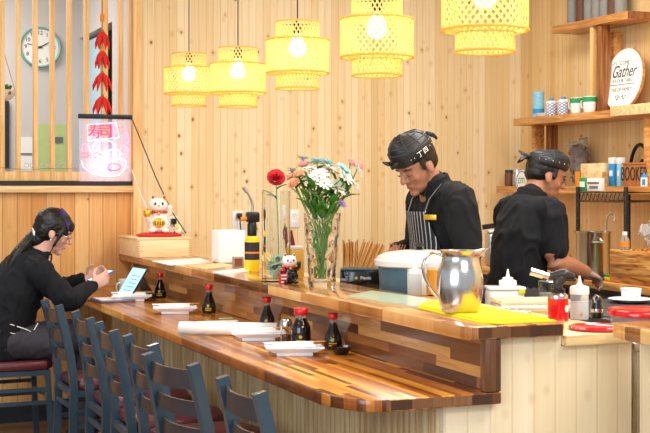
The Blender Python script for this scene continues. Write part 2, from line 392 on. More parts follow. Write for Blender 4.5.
def single(mb, name, m, label, cat, loc=(0, 0, 0), rz=0, group=None, **k):
    o = mb.build(name, m, None, **k); o.location = loc; o.rotation_euler = (0, 0, rz); return tag(o, label, cat, group)
def struct(mb, name, m, **k):
    o = mb.build(name, m, None, **k); o['kind'] = 'structure'; return o
def copy_tree(o, loc=None, rz=None, label=None, group=None):
    def rec(src, par):
        c = src.copy(); COL.objects.link(c)
        if par is not None: c.parent = par
        for ch in src.children: rec(ch, c)
        return c
    kids = list(o.children); c = o.copy(); COL.objects.link(c)
    for ch in kids: rec(ch, c)
    if loc is not None: c.location = loc
    if rz is not None: c.rotation_euler = (0, 0, rz)
    if label: c['label'] = label
    if group: c['group'] = group
    return c
def text_mesh(txt, size, mt, ext=.0008, align='CENTER', shear=0, sx=1):
    cu = bpy.data.curves.new('t', 'FONT'); cu.body = txt; cu.size = size; cu.extrude = ext; cu.align_x = align; cu.align_y = 'CENTER'; cu.shear = shear; cu.resolution_u = 3
    o = bpy.data.objects.new('t', cu); COL.objects.link(o); bpy.context.view_layer.update()
    me = bpy.data.meshes.new_from_object(o.evaluated_get(bpy.context.evaluated_depsgraph_get())); bpy.data.objects.remove(o)
    me.transform(mt @ Matrix.Diagonal((sx, 1, 1, 1))); return me
def lettering(txt, size, mt, m, parent, name='lettering', **k):
    me = text_mesh(txt, size, mt, **k); me.materials.clear(); return finish(name, me, m, parent, smooth=False)
def basis(o, x, y):                # matrix with x,y axes and origin
    x = V(x).normalized(); y = V(y).normalized(); z = x.cross(y)
    m = Matrix((( x.x, y.x, z.x, o[0]), (x.y, y.y, z.y, o[1]), (x.z, y.z, z.z, o[2]), (0, 0, 0, 1))); return m
RX = lambda a: Matrix.Rotation(math.radians(a), 4, 'X')
RY = lambda a: Matrix.Rotation(math.radians(a), 4, 'Y')
RZ = lambda a: Matrix.Rotation(math.radians(a), 4, 'Z')
# ---------------------------------------------------------------- camera
cam = bpy.data.cameras.new('camera'); co = bpy.data.objects.new('camera', cam); COL.objects.link(co)
cam.sensor_width = 36; cam.lens = 36 * FPX / 650; cam.shift_y = -(216.5 - VY) / 650; cam.clip_start = .05
co.location = (0, 0, H); co.rotation_euler = (PI / 2, 0, -AN); SC.camera = co
# ================================================================ THE ROOM
YW = 7.8; XR = 4.61; CEIL = 3.1
struct(MB().box((-4.2, -.8, -.1), (5.2, 11, 0)), 'floor', 'floor_wood', smooth=False)
struct(MB().box((-4.2, -.8, CEIL), (5.2, 11, CEIL + .1)), 'ceiling', 'ceiling_white', smooth=False)
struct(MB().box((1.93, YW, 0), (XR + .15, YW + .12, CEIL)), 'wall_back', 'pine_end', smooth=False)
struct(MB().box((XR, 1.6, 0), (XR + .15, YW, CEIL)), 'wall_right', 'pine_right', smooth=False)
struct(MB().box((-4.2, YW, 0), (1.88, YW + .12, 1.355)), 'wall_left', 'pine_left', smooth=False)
struct(MB().box((-4.2, YW - .02, 0), (1.875, YW, .115)), 'baseboard_left', 'dark_base', smooth=False)
struct(MB().box((-4.2, YW - .04, 1.355), (1.88, YW + .15, 1.395), bev=.004), 'trim_1', 'light_wood')
struct(MB().box((-4.2, YW - .01, 1.395), (1.88, YW + .13, 1.425)), 'trim_2', 'black_trim', smooth=False)
struct(MB().box((1.88, YW - .035, 0), (1.93, YW + .12, CEIL)), 'trim_3', 'slat_wood', smooth=False)
struct(MB().box((-4.2, 10.0, 0), (3.4, 10.12, CEIL)), 'wall_far', 'plaster', smooth=False)
mb = MB().box((2.0, YW + .12, 0), (2.1, 8.88, CEIL)).box((2.0, 8.88, 2.53), (2.1, 10.0, CEIL))
struct(mb, 'wall_side', 'plaster', smooth=False)
struct(MB().box((3.3, YW + .12, 0), (3.4, 10.0, CEIL)), 'wall_inner', 'dark_room', smooth=False)
d = struct(MB().box((2.04, 9.45, 0), (2.08, 9.99, 2.5), bev=.004), 'door_1', 'blue_paint')
MB().cyl((2.04, 9.52, 1.05), (1.99, 9.52, 1.05), .01).cyl((1.99, 9.52, 1.05), (1.99, 9.63, 1.05), .009).build('door_handle', 'steel', d)
# slatted screen on top of the low wall
t = thing('slat_screen', 'light wood screen of upright slats standing on the low pine wall', 'screen', (0, YW + .06, 1.425))
us = [2, 18, 35.2, 52, 69, 86.2, 105, 120.5, -15, -32]
xs = sorted([SY(u, 100, YW + .06).x for u in us] )
for x in xs: MB().box((x - .0125, -.03, 0), (x + .0125, .03, CEIL - 1.425), bev=.002).build('slat', 'slat_wood', t)
for a, b in zip(xs, xs[1:] + [1.88]):
    MB().box((a + .0125, -.028, 0), (b - .0125, .02, .055), bev=.002).build('spacer_block', 'slat_wood', t)
# ================================================================ BAR
ZL, ZU = .79, .985
YE = 3.36
bar = thing('bar_counter', 'pine and corrugated wood bar base running under the long sushi counter', 'counter', (1.9, 5.5, 0))
off = V((-1.9, -5.5, 0))
def loc(mb): return mb.xf(Matrix.Translation(off))
mb = MB().box((1.76, YE + .06, 0), (1.9, YW, ZL - .037))
y = YE + .08
while y < YW - .02:
    mb.lathe([(.017, 0), (.017, ZL - .037)], (1.757, y, 0), 10); y += .043
loc(mb).build('ribbed_front', 'rib_wood', bar)
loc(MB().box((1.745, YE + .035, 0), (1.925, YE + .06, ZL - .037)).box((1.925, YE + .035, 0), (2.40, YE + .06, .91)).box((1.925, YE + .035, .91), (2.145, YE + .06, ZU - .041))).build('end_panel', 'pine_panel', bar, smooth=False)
loc(MB().box((1.88, YE + .012, ZL + .001), (1.915, YW, ZU - .04))).build('backsplash', 'acacia_splash', bar, smooth=False)
loc(MB().box((1.865, YE, ZL + .0005), (1.918, YE + .035, ZU - .04), bev=.004)).build('end_post', 'acacia_end', bar)
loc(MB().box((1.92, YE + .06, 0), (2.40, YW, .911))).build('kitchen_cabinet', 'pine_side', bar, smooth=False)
def slab(x0, x1, z0, z1, poly, name, m, label):
    mb = MB().prism(poly, z0, z1, bev=.005)
    return single(mb, name, m, label, 'countertop')
lo_ = slab(0, 0, ZL - .036, ZL, [(1.418, YW), (1.418, 3.56), (1.425, 3.50), (1.47, 3.40), (1.505, 3.37), (1.54, YE), (1.917, YE), (1.917, YW)], 'lower_countertop', ['acacia_top'], 'glossy acacia butcher block lower countertop where the diners eat')
up_ = slab(0, 0, ZU - .04, ZU, [(1.80, YW), (1.80, 3.40), (1.815, 3.365), (1.84, YE), (2.13, YE), (2.145, 3.38), (2.145, YW)], 'upper_countertop', ['acacia_upper'], 'raised acacia butcher block countertop carrying the vases and pitcher')
MB().box((1.545, YE - .0015, ZL - .032), (1.914, YE + .01, ZL - .004)).build('end_grain', 'acacia_end', lo_, smooth=False)
MB().box((1.842, YE - .0015, ZU - .036), (2.128, YE + .01, ZU - .004)).build('end_grain', 'acacia_end', up_, smooth=False)
single(MB().box((2.147, YE + .01, .912), (2.43, YW, .945), bev=.004), 'prep_ledge', 'light_wood', 'pale wooden work ledge on the kitchen side behind the raised countertop', 'ledge')
# second counter nearer the camera on the right
sc_ = thing('side_counter', 'second pine clad counter with dark acacia top at the bottom right edge', 'counter', (2.8, 2.4, 0))
o2 = Matrix.Translation((-2.8, -2.4, 0))
MB().prism([(2.25, 3.20), (2.28, 3.32), (3.3, 3.32), (3.3, 1.9), (2.25, 1.9)], ZU - .045, ZU, bev=.006).xf(o2).build('countertop', 'acacia_upper', sc_)
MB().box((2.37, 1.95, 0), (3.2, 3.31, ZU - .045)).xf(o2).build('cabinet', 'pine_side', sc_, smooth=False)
# steel prep table between the ledge and the cooks
pt = thing('prep_table', 'low steel prep table with dark top behind the work ledge', 'table', (2.9, 4.0, 0))
MB().box((-.45, -.55, .87), (.32, .62, .9), bev=.005).build('table_top', 'steel_rough', pt)
for x in (-.4, .27):
    for yy in (-.5, .57): MB().cyl((x, yy, 0), (x, yy, .87), .02).build('leg', 'steel', pt)
MB().box((-.42, -.52, .25), (.3, .6, .27)).build('under_shelf', 'steel_rough', pt)
# back counter along the right wall
bc = thing('back_counter', 'wooden kitchen worktop along the right pine wall', 'counter', (4.2, 6.0, 0))
MB().box((-.44, -1.9, .87), (.405, 1.795, .91), bev=.004).build('worktop', 'shelf_wood', bc)
MB().box((-.38, -1.85, 0), (.405, 1.79, .87)).build('cabinet', 'dark_base', bc, smooth=False)
for k in range(5):
    dd = MB().box((-.395, -1.82 + k * .6, .08), (-.381, -1.24 + k * .6, .84), bev=.003).build('door', 'dark_base', bc)
    MB().box((-.42, -1.3 + k * .6, .6), (-.395, -1.285 + k * .6, .75), bev=.003).build('handle', 'steel', dd)
# ================================================================ CHAIRS
def make_chair():
    t = thing('ladder_back_chair', '', 'chair')
    zt = .84
    def post(sy):
        return [V((-.20, sy * .165, 0)), V((-.185, sy * .165, .25)), V((-.18, sy * .165, .46)), V((-.195, sy * .163, .6)), V((-.225, sy * .16, .74)), V((-.25, sy * .158, zt))]
    for sy in (1, -1): MB().band(post(sy), .036, .03, up=(1, 0, 0)).build('leg', 'chair_metal', t)   # rear legs run up into the back
    for sy in (1, -1): MB().band([V((.19, sy * .185, 0)), V((.175, sy * .175, .25)), V((.165, sy * .17, .425))], .028, .026, up=(1, 0, 0)).build('leg', 'chair_metal', t)
    for z, h in ((.785, .062), (.69, .05), (.60, .05)):
        k = (z - .6) / .24; x = -.195 - .052 * k
        pts = [V((x - .028 * math.sin(PI * q / 8), -.15 + .3 * q / 8, z)) for q in range(9)]
        MB().band(pts, h, .008).build('back_slat', 'chair_slat', t)
    mb = MB().band([V((-.18, -.165, .425)), V((.17, -.17, .425))], .028, .022).band([V((-.18, .165, .425)), V((.17, .17, .425))], .028, .022)
    mb.band([V((.17, -.17, .425)), V((.17, .17, .425))], .028, .022).band([V((-.18, -.165, .425)), V((-.18, .165, .425))], .028, .022)
    mb.build('seat_frame', 'chair_metal', t)
    def seat_poly(g=0): return [(-.17 - g, -.15), (-.14, -.175 - g), (.06, -.195 - g), (.16, -.185 - g), (.205 + g, -.13), (.215 + g, 0), (.205 + g, .13), (.16, .185 + g), (.06, .195 + g), (-.14, .175 + g), (-.17 - g, .15)]
    MB().prism(seat_poly(), .439, .488, bev=.018).build('seat', 'maroon_vinyl', t)
    for z in (.34, .27):
        for sy in (1, -1): MB().band([V((-.183, sy * .165, z)), V((.172, sy * .173, z))], .02, .016).build('stretcher', 'chair_metal', t)
    MB().band([V((.17, -.172, .3)), V((.17, .172, .3))], .02, .016).build('stretcher', 'chair_metal', t)
    MB().band([V((-.186, -.165, .36)), V((-.186, .165, .36))], .02, .016).build('stretcher', 'chair_metal', t)
    return t
ch = make_chair()
cpos = [(1.02, 6.98, 3, 'grey metal chair the woman sits on, its back beyond the left edge'),
        (1.36, 6.24, 2, 'ladder back metal chair with maroon seat nearest the seated woman'),
        (1.38, 5.60, 0, 'second ladder back metal chair from the seated woman'),
        (1.375, 5.10, -2, 'third ladder back metal chair from the seated woman, middle of the row'),
        (1.39, 4.63, 3, 'fourth ladder back metal chair from the woman, behind the turned chair'),
        (1.35, 4.13, 12, 'ladder back metal chair turned slightly, overlapping the one behind it'),
        (1.395, 3.48, 1, 'ladder back metal chair nearest the camera, alone at the end of the row')]
for i, (x, y, a, lb) in enumerate(cpos):
    o = ch if i == 0 else copy_tree(ch)
    o.location = (x, y, 0); o.rotation_euler = (0, 0, math.radians(a)); o['label'] = lb; o['group'] = 'metal ladder back chairs along the bar'
# ================================================================ LAMPS
def make_lamp():
    t = thing('pendant_lamp', '', 'lamp', group='woven bamboo pendant lamps over the counter')
    # profile r(s), z(s) measured from the bottom of the shade
    prof = [(.090, .285), (.093, .275), (.093, .222), (.10, .216), (.126, .212), (.133, .204), (.133, .15), (.133, .09), (.131, .071), (.122, .066), (.095, .062), (.091, .055), (.091, .006)]
    L = [0]
    for a, b in zip(prof, prof[1:]): L.append(L[-1] + math.hypot(a[0] - b[0], a[1] - b[1]))
    def P(s):
        s = max(0, min(L[-1] - 1e-6, s))
        for i in range(len(L) - 1):
            if s <= L[i + 1]:
                k = (s - L[i]) / (L[i + 1] - L[i]); return prof[i][0] * (1 - k) + prof[i + 1][0] * k, prof[i][1] * (1 - k) + prof[i + 1][1] * k
    n = 34; bm = bmesh.new(); stp = 34
    for dr in (1, -1):
        for q in range(n):
            a0 = 2 * PI * (q + (.5 if dr > 0 else 0)) / n; prev = None
            for k in range(stp + 1):
                s = L[-1] * k / stp; r, z = P(s); r += .0008 * dr; a = a0 + dr * s * 6.2; da = .0031 / max(r, .05)
                v1 = bm.verts.new((r * math.cos(a - da), r * math.sin(a - da), z - .0008)); v2 = bm.verts.new((r * math.cos(a + da), r * math.sin(a + da), z + .0008))
                if prev: bm.faces.new([prev[0], prev[1], v2, v1])
                prev = (v1, v2)
    mb = MB(); mb.bm.free(); mb.bm = bm
    sh = mb.build('lamp_shade', 'bamboo_weave', t, smooth=False)
    sh.modifiers.new('s', 'SOLIDIFY').thickness = .0012
    for r, z, q in ((.092, .285, .003), (.134, .208, .0035), (.133, .070, .0045), (.092, .220, .0025), (.092, .004, .004), (.093, .06, .0025)):
        MB().tube([(r * math.cos(2 * PI * k / 40), r * math.sin(2 * PI * k / 40), z) for k in range(40)], q, 6, closed=True).build('rim', 'bamboo_rim', sh)
    MB().solid([(.018, .235), (.02, .245), (.02, .275), (.008, .29)], seg=16).build('socket', 'black_plastic', t)
    mb = MB().tube([(0, 0, .29), (0, 0, 1.6)], .0028, 6); mb.build('cord', 'black_cord', t)
    mb = MB()
    for a in (0, 120, 240): mb.tube([(0, 0, .272), (.09 * math.cos(math.radians(a)), .09 * math.sin(math.radians(a)), .283)], .0015, 5)
    mb.build('spider_frame', 'black_cord', t)
    MB().solid([(.013, .235), (.02, .215), (.032, .195), (.037, .175), (.034, .155), (.02, .142), (0, .138)], seg=20).build('bulb', 'bulb', t)
    return t
lp = make_lamp(); LAMPS = []
ld = [(189, 106.5, 'bamboo pendant lamp farthest to the left, lit, hanging above the cat box'), (238, 107.5, 'second bamboo pendant lamp from the left, hanging lowest beside the farthest one'),
      (297.5, 89.5, 'middle one of five bamboo pendant lamps, with its black cord visible above it'), (377, 76.5, 'bamboo pendant lamp hanging above the flowers and the older cook'), (485, 53, 'largest and nearest bamboo pendant lamp, cut off by the top edge')]
for i, (u, v, lb) in enumerate(ld):
    a, b = ray(u); d = 1.95 / a; p = V((1.95, b * d, zat(v, d)))
    o = lp if i == 0 else copy_tree(lp); o.location = p; o['label'] = lb; LAMPS.append(p)
    for c in o.children:
        if c.name.startswith('cord'):
            pass
    li = bpy.data.lights.new('bulb_light', 'POINT'); li.energy = 5.5; li.color = (1, .76, .46); li.shadow_soft_size = .035
    lo = bpy.data.objects.new('bulb_light', li); COL.objects.link(lo); lo.location = p + V((0, 0, .15 ))
    cz = CEIL - p.z
    for c in o.children:
        if c.name.startswith('cord'):
            c.data = c.data.copy()
            for w in c.data.vertices:
                if w.co.z > 1: w.co.z = cz
# ================================================================ LIGHTS
def area(name, loc, rot, sx, sy, e, col):
    l = bpy.data.lights.new(name, 'AREA'); l.shape = 'RECTANGLE'; l.size = sx; l.size_y = sy; l.energy = e; l.color = col
    o = bpy.data.objects.new(name, l); COL.objects.link(o); o.location = loc; o.rotation_euler = rot; return o
area('overhead_fill_kitchen', (3.3, 5.0, 3.05), (0, 0, 0), .6, 3.2, 78, (1, .97, .92))  # unseen area lights added overhead to brighten the kitchen
area('overhead_fill_kitchen', (3.2, 2.4, 3.05), (0, 0, 0), 1.2, 1.2, 66, (1, .98, .94))
area('overhead_fill_room', (0.2, 5.0, 3.05), (0, 0, 0), 1.2, 3.0, 72, (1, .97, .92))  # added overhead fill for the dining side and back room, no fixture in view
area('overhead_fill_room', (0.6, 9.0, 3.05), (0, 0, 0), 1.2, .8, 48, (1, .96, .92))
area('window_daylight', (-2.6, .6, 1.9), (math.radians(80), 0, math.radians(-52)), 3.4, 2.2, 130, (.80, .90, 1))
area('overhead_fill_front', (1.9, .6, 3.0), (math.radians(38), 0, math.radians(-8)), 1.6, 1.0, 60, (1, .96, .9))  # unseen overhead fill added from the camera side
wd = bpy.data.worlds.new('world'); SC.world = wd; wd.use_nodes = True
wd.node_tree.nodes['Background'].inputs[0].default_value = (.86, .92, 1, 1); wd.node_tree.nodes['Background'].inputs[1].default_value = .7
vs_ = SC.view_settings; vs_.view_transform = 'Standard'; vs_.look = 'None'; vs_.gamma = 1; vs_.use_curve_mapping = False; vs_.exposure = 0
# ================================================================ BACK ROOM
p = SY(39.5, 47.5, 10.0)
t = thing('wall_clock', 'round white wall clock with teal rim behind the wooden slats', 'clock', (p.x, 9.995, p.z))
R_ = .155
Mf = Matrix.Rotation(PI / 2, 4, 'X')                 # +z -> -y
MB().lathe([(R_ - .016, .02), (R_ - .014, .035), (R_ - .004, .04), (R_, .03), (R_, 0), (R_ - .02, 0)], seg=48, M_=Mf).build('frame', 'teal_frame', t)
dial = MB().solid([(R_ - .01, .002), (R_ - .01, .02)], seg=48, M_=Mf).build('dial', 'white_gloss', t)
for k in range(1, 13):
    a = math.radians(90 - 30 * k); x, z = .108 * math.cos(a), .108 * math.sin(a)
    lettering(str(k), .042, basis((x, -.0215, z), (1, 0, 0), (0, 0, 1)), 'ink', dial, 'numeral')
def hand(name, ang, ln, w):
    a = math.radians(90 - ang); dx, dz = math.cos(a), math.sin(a)
    MB().band([V((-dx * .02, -.026, -dz * .02)), V((dx * ln, -.026, dz * ln))], w, .002, up=(dz, 0, -dx)).build(name, 'ink', t)
hand('hour_hand', 60, .075, .007); hand('minute_hand', 284, .10, .005)
MB().solid([(.008, .022), (.008, .032)], seg=12, M_=Mf).build('hub', 'ink', t)
# poster sheets and dark panel
def sheet(u0, v0, u1, v1, Y, name, m, label, cat, th=.004):
    a = SY(u0, v0, Y); b = SY(u1, v1, Y)
    return single(MB().box((a.x, Y - th, b.z), (b.x, Y, a.z)), name, m, label, cat)
ps = sheet(38, 124, 67.5, 175, 9.995, 'wall_poster', 'green_poster', 'yellow green notice sheet on the wall behind the slats', 'poster')
a = SY(55, 137, 9.985)
MB().box((a.x, 9.984, a.z - .045), (a.x + .06, 9.99, a.z)).build('printed_block', 'ink_grey', ps)
ps = sheet(20.5, 137, 34, 171, 9.995, 'wall_notice', 'white_paper', 'white notice with a dark line left of the green sheet', 'poster')
a = SY(21, 153, 9.985); MB().box((a.x, 9.984, a.z - .012), (a.x + .09, 9.99, a.z)).build('printed_line', 'ink_grey', ps)
sheet(4, 101, 8.5, 168, 9.995, 'dark_wall_strip', 'dark_base', 'narrow dark upright strip on the wall at far left', 'panel', .03)
# hanging planter
p = SY(3, 92, 8.15)
t = thing('hanging_planter', 'white bowl planter with green succulents hanging at the left edge', 'planter', p)
MB().solid([(.02, -.055), (.05, -.045), (.07, -.02), (.075, .012), (.068, .012), (.06, -.005)], seg=32).build('bowl', 'white_gloss', t)
MB().solid([(.0, .004), (.064, .004), (.064, 0)], seg=24).build('soil', 'spice', t)
MB().solid([(.012, 0), (.012, .006)], c=(.03, -.062, -.01), seg=6, M_=Mf).build('badge', 'ink_grey', t)
mb = MB()
for k in range(46):
    a = random.uniform(0, 2 * PI); r = random.uniform(0, .055); x, y = r * math.cos(a), r * math.sin(a)
    mb.tube([(x, y, 0), (x + .008 * math.cos(a), y + .008 * math.sin(a), .025), (x + .022 * math.cos(a), y + .022 * math.sin(a), .05 - .2 * r)], [.004, .006, .001], 6)
mb.build('succulents', 'green_leaf', t)
mb = MB()
for x in (-.073, .073): mb.tube([(x, 0, .01), (x * .02 - .07, 0, .50)], .0022, 6)
mb.build('hanging_cord', 'bamboo_stick', t)
MB().tube([(-.07, 0, .49), (-.07, 0, CEIL - p.z)], .0022, 6).build('cord', 'bamboo_stick', t)
# wire butterflies strung along the slats
a = SY(0, 166, YW - .02); b = SY(84, 167, YW - .02)
t = thing('wire_garland', 'thin silver wire garland with little bows strung along the slats', 'garland', (a.x, a.y, a.z))
MB().tube([(0, 0, -.01), ((b.x - a.x) * .3, 0, -.02), ((b.x - a.x) * .65, 0, -.012), (b.x - a.x, 0, -.016)], .0016, 6).build('wire', 'steel', t)
for k in range(6):
    x = .17 + .085 * k * 1.1; mb = MB()
    for s_ in (1, -1): mb.tube([(x + s_ * .018 + .014 * math.cos(q * PI / 4), -.001, .004 + .012 * math.sin(q * PI / 4)) for q in range(8)], .0018, 5, closed=True)
    mb.build('bow', 'steel', t)
# chilli string
p = SY(103, 0, 7.62); zt = 2.62
t = thing('chilli_string', 'hanging string of red cloth chillies in front of the slats', 'decoration', (p.x, 7.64, 0))
z0 = SY(103, 113, 7.64).z
MB().tube([(0, 0, CEIL), (0, 0, z0 + .03)], .006, 8).build('rope', 'bamboo_stick', t)
mb = MB()
for z in (SY(0, 13, 7.64).z, SY(0, 46, 7.64).z): mb.solid([(.004, -.03), (.012, -.015), (.014, .01), (.006, .03)], c=(0, 0, z), seg=12)
mb.build('bead', 'orange_paint', t)
for v in (27, 47, 70, 94):
    z = SY(0, v, 7.64).z
    for k in range(6):
        a = 2 * PI * k / 6 + v; sp = .05 if v > 60 else .036
        MB().tube([(.006 * math.cos(a), .006 * math.sin(a), z), (sp * .55 * math.cos(a), sp * .5 * math.sin(a), z - .03), (sp * math.cos(a), sp * .8 * math.sin(a), z - .075), (sp * 1.1 * math.cos(a), sp * math.sin(a), z - .105)], [.006, .0125, .009, .002], 8).build('chilli', 'red_cloth', t)
    MB().tube([(0, 0, z + .012), (0, 0, z - .01)], .010, 8).build('knot', 'stem_green', t)
# neon sign
a = SY(77.5, 114, 7.68); b = SY(131, 181.5, 7.68); wN = b.x - a.x; hN = a.z - b.z
t = thing('led_sign', 'lit clear acrylic sushi sign with pink glowing line drawing on the ledge', 'sign', ((a.x + b.x) / 2, 7.66, b.z))
MB().box((-wN / 2 + .006, -.003, 0), (wN / 2 - .006, .003, hN - .02), bev=.001).build('acrylic_panel', 'acrylic', t)
MB().box((-wN / 2, -.013, hN - .027), (wN / 2, .013, hN), bev=.002).build('top_bar', 'black_plastic', t)
def px(u, v): return V(((u - 104.2) / (131 - 77.5) * wN, -.006, (181.5 - v) / 67.5 * hN))
def neon(pts, m, r=.0022, closed=False): MB().tube([px(*q) for q in pts], r * .72, 6, closed=closed).build('glowing_line', m, t)
def crv(cx, cy, rx, ry, a0, a1, n=12): return [(cx + rx * math.cos(math.radians(a0 + (a1 - a0) * k / n)), cy + ry * math.sin(math.radians(a0 + (a1 - a0) * k / n))) for k in range(n + 1)]
for (cxx, ch_) in ((94, '寿'), (104.5, '司')):
    lettering(ch_, .088, basis(px(cxx, 132), (1, 0, -.05), (0, 0, 1)), 'led_red', t, 'glowing_character', ext=.002)
neon([(86, 125), (115, 122), (118, 137), (87, 141)], 'led_white', .0024, True)
neon([(111, 124), (113, 132), (117, 131)], 'led_pink'); neon([(115, 123), (116, 130)], 'led_pink')
neon(crv(103, 146, 11, 6, 170, 380), 'led_white', .0026); neon(crv(84, 148, 3, 4.5, 0, 360), 'led_pink', .0022)
neon(crv(84, 155, 3.5, 2.6, 0, 360), 'led_red'); neon(crv(124, 139, 3.6, 7, 90, 400), 'led_pink', .0024); neon(crv(123.5, 150, 4, 4, -60, 250), 'led_pink', .0024)
neon([(80.5, 161), (83, 168), (92, 174), (108, 176.5), (118, 175), (124, 168), (125, 161), (119, 158), (113, 161)], 'led_white', .0024)
neon([(87, 146), (92, 155), (101, 158), (108, 153)], 'led_white', .0026)
neon([(90, 146), (90, 157), (95, 162)], 'led_pink'); neon(crv(96, 155.5, 3.4, 2.6, 0, 360), 'led_red'); neon(crv(113, 153, 6.5, 4.2, 160, 400), 'led_white', .0028)
neon(crv(113, 167, 6.5, 3.5, 0, 360), 'led_red', .0026)
li = bpy.data.lights.new('sign_glow', 'POINT'); li.energy = 1.6; li.color = (1, .72, .92); li.shadow_soft_size = .08
lo = bpy.data.objects.new('sign_glow', li); COL.objects.link(lo); lo.location = ((a.x + b.x) / 2, 7.6, b.z + .12)
# cord of the sign
q0 = SY(129, 116, 7.66); q1 = SY(156, 178, 7.76); q2 = SY(186, 238, 7.70)
q3 = V((q2.x, 7.70, 1.106)); 
single(MB().tube([q0, SY(133, 121, 7.68), q1, SY(172, 212, 7.75), q3, q3 + V((-.03, 0, .0))], .0032, 8), 'power_cord', 'black_cord', 'thin black cord running down the pine wall from the glowing sign', 'cord')
single(MB().tube([SY(132, 170, 7.70), SY(139, 190, 7.72), SY(149, 214, 7.68)], .0035, 8), 'white_cable', 'white_plastic', 'short white cable dropping from the ledge to the lucky cat', 'cord')
# wall outlets
def outlet(u, v, label, plug=False, wpx=.072, hpx=.116):
    p = SY(u, v, YW); t = thing('wall_outlet', label, 'outlet', (p.x, YW - .001, p.z), group='white wall outlets on the pine wall')
    MB().box((-wpx / 2, -.008, -hpx / 2), (wpx / 2, 0, hpx / 2), bev=.003).build('cover_plate', 'white_plastic', t)
    for dz in (-.027, .027):
        s_ = MB().box((-.017, -.011, dz - .016), (.017, -.006, dz + .016), bev=.004).build('socket', 'white_gloss', t)
        MB().box((-.008, -.0115, dz - .004), (-.006, -.0108, dz + .006)).box((.006, -.0115, dz - .004), (.008, -.0108, dz + .006)).build('slot', 'ink', s_)
    if plug: MB().box((-.013, -.05, .01), (.016, -.011, .044), bev=.004).tube([(0, -.045, .02), (.004, -.05, -.05), (.02, -.045, -.16)], .004, 8).build('plug', 'black_plastic', t)
outlet(172, 225.5, 'white wall outlet with black plug beside the lucky cat', True)
outlet(237.5, 220, 'white wall outlet with plug above the paper towels', True)
outlet(294, 218.5, 'white wall outlet behind the tall glass cylinder')
# ================================================================ BOX + LUCKY CAT
BX = (1.785, 7.28, ZU)
t = thing('wooden_box', 'pale finger jointed wooden box at the far end of the raised counter', 'box', BX)
hB = .112
MB().box((0, 0, 0), (.318, .45, hB - .012), bev=.002).build('body', 'box_wood', t)
MB().box((-.004, -.004, hB - .012), (.322, .454, hB), bev=.003).build('lid', 'box_wood', t)
mb = MB()
for k in range(7):
    z = .006 + k * .0135
    for x in (.0, .304): mb.box((x + .001, -.0012, z), (x + .013, .002, z + .007))
mb.build('finger_joint', 'shelf_wood', t)
cz = ZU + hB
def cushion(name, m, label, c, rx, ry, h):
    return single(MB().solid([(rx * .8, 0), (rx, h * .3), (rx * 1.0, h * .6), (rx * .75, h)], seg=28, ey=ry / rx), name, m, label, 'cushion', c)
cushion('red_cushion', 'red_cloth', 'red cloth cushion under the large lucky cat on the wooden box', (1.96, 7.47, cz), .135, .10, .022)
def cat(name, label, loc, s, rz, body='cat_white', extra=True):
    t = thing(name, label, 'figurine', loc, rz)
    S = lambda *q: tuple(x * s for x in q)
    mb = MB().ball(S(0, 0, .05), s, (.062, .05, .052)).ball(S(0, 0, .085), s, (.045, .04, .045))
    for x in (-.035, .035): mb.ball(S(x, -.035, .014), s, (.022, .028, .014))
    mb.loft([S(.042, -.005, .09), S(.062, -.02, .11), S(.06, -.03, .14)], [.014 * s, .013 * s, .015 * s], (1, 0, 0), 12)
    mb.loft([S(-.04, -.01, .085), S(-.062, -.035, .07), S(-.06, -.05, .085)], [.014 * s, .013 * s, .013 * s], (1, 0, 0), 12)
    me = fuse(mb, .004 * s, 3); finish('body', me, body, t)
    mb = MB().ball(S(0, -.005, .15), s, (.052, .046, .042))
    for x in (-.03, .03): mb.lathe([(.016 * s, 0), (.009 * s, .018 * s), (0, .032 * s)], S(x, 0, .178), 10)
    hd = finish('head', fuse(mb, .004 * s, 2), 'cat_white', t)
    for x in (-.019, .019): MB().ball(S(x, -.045, .158), s, (.007, .004, .009)).build('eye', 'ink', hd)
    MB().ball(S(0, -.05, .148), s, (.005, .004, .004)).build('nose', 'red_gloss', hd)
    for x in (-.03, .03): MB().ball(S(x, -.007, .19), s, (.008, .006, .012)).build('inner_ear', 'cat_tan', hd)
    if extra:
        MB().ball(S(.024, .008, .178), s, (.024, .03, .014)).build('patch', 'orange_paint', hd)
        MB().ball(S(-.018, .01, .183), s, (.014, .022, .011)).build('patch', 'cat_tan', hd)
    MB().tube([S(.042 * math.cos(a), .038 * math.sin(a) - .002, .113) for a in [2 * PI * k / 20 for k in range(20)]], .006 * s, 8, closed=True).build('collar', 'red_gloss', t)
    MB().ball(S(0, -.044, .105), s, (.009, .008, .009)).build('bell', 'gold', t)
    if extra:
        MB().ball(S(0, -.046, .055), s, (.034, .012, .026)).build('gold_coin', 'gold', t)
        mb = MB()
        for k in range(4): mb.box(S(-.022 + k * .013, -.061, .042), S(-.017 + k * .013, -.055, .068))
        mb.build('painted_mark', 'cat_tan', t)
        MB().ball(S(-.062, -.05, .108), s, (.022, .02, .026)).build('gold_mallet', 'gold', t)
        MB().ball(S(.03, .04, .06), s, (.03, .02, .03)).build('painted_robe', 'orange_paint', t)
    return t
cat('lucky_cat', 'large white and gold beckoning cat figurine on the red cushion', (1.955, 7.455, cz + .022), 1.08, math.radians(-12))
k_ = SX(180, 237, 2.06)
t = thing('small_flower_card', 'tiny white and yellow ornament beside the lucky cat', 'ornament', (2.062, 7.42, cz))
MB().box((-.022, -.008, 0), (.022, .008, .018), bev=.003).build('base', 'red_gloss', t)
MB().ball((0, 0, .045), .022, (1, .7, 1.2)).build('blossom', 'petal_white', t); MB().ball((-.008, -.012, .055), .012, (1, .7, 1.2)).build('centre', 'yellow_plastic', t)
MB().cyl((0, 0, .015), (0, 0, .04), .005).build('stem', 'stem_green', t)
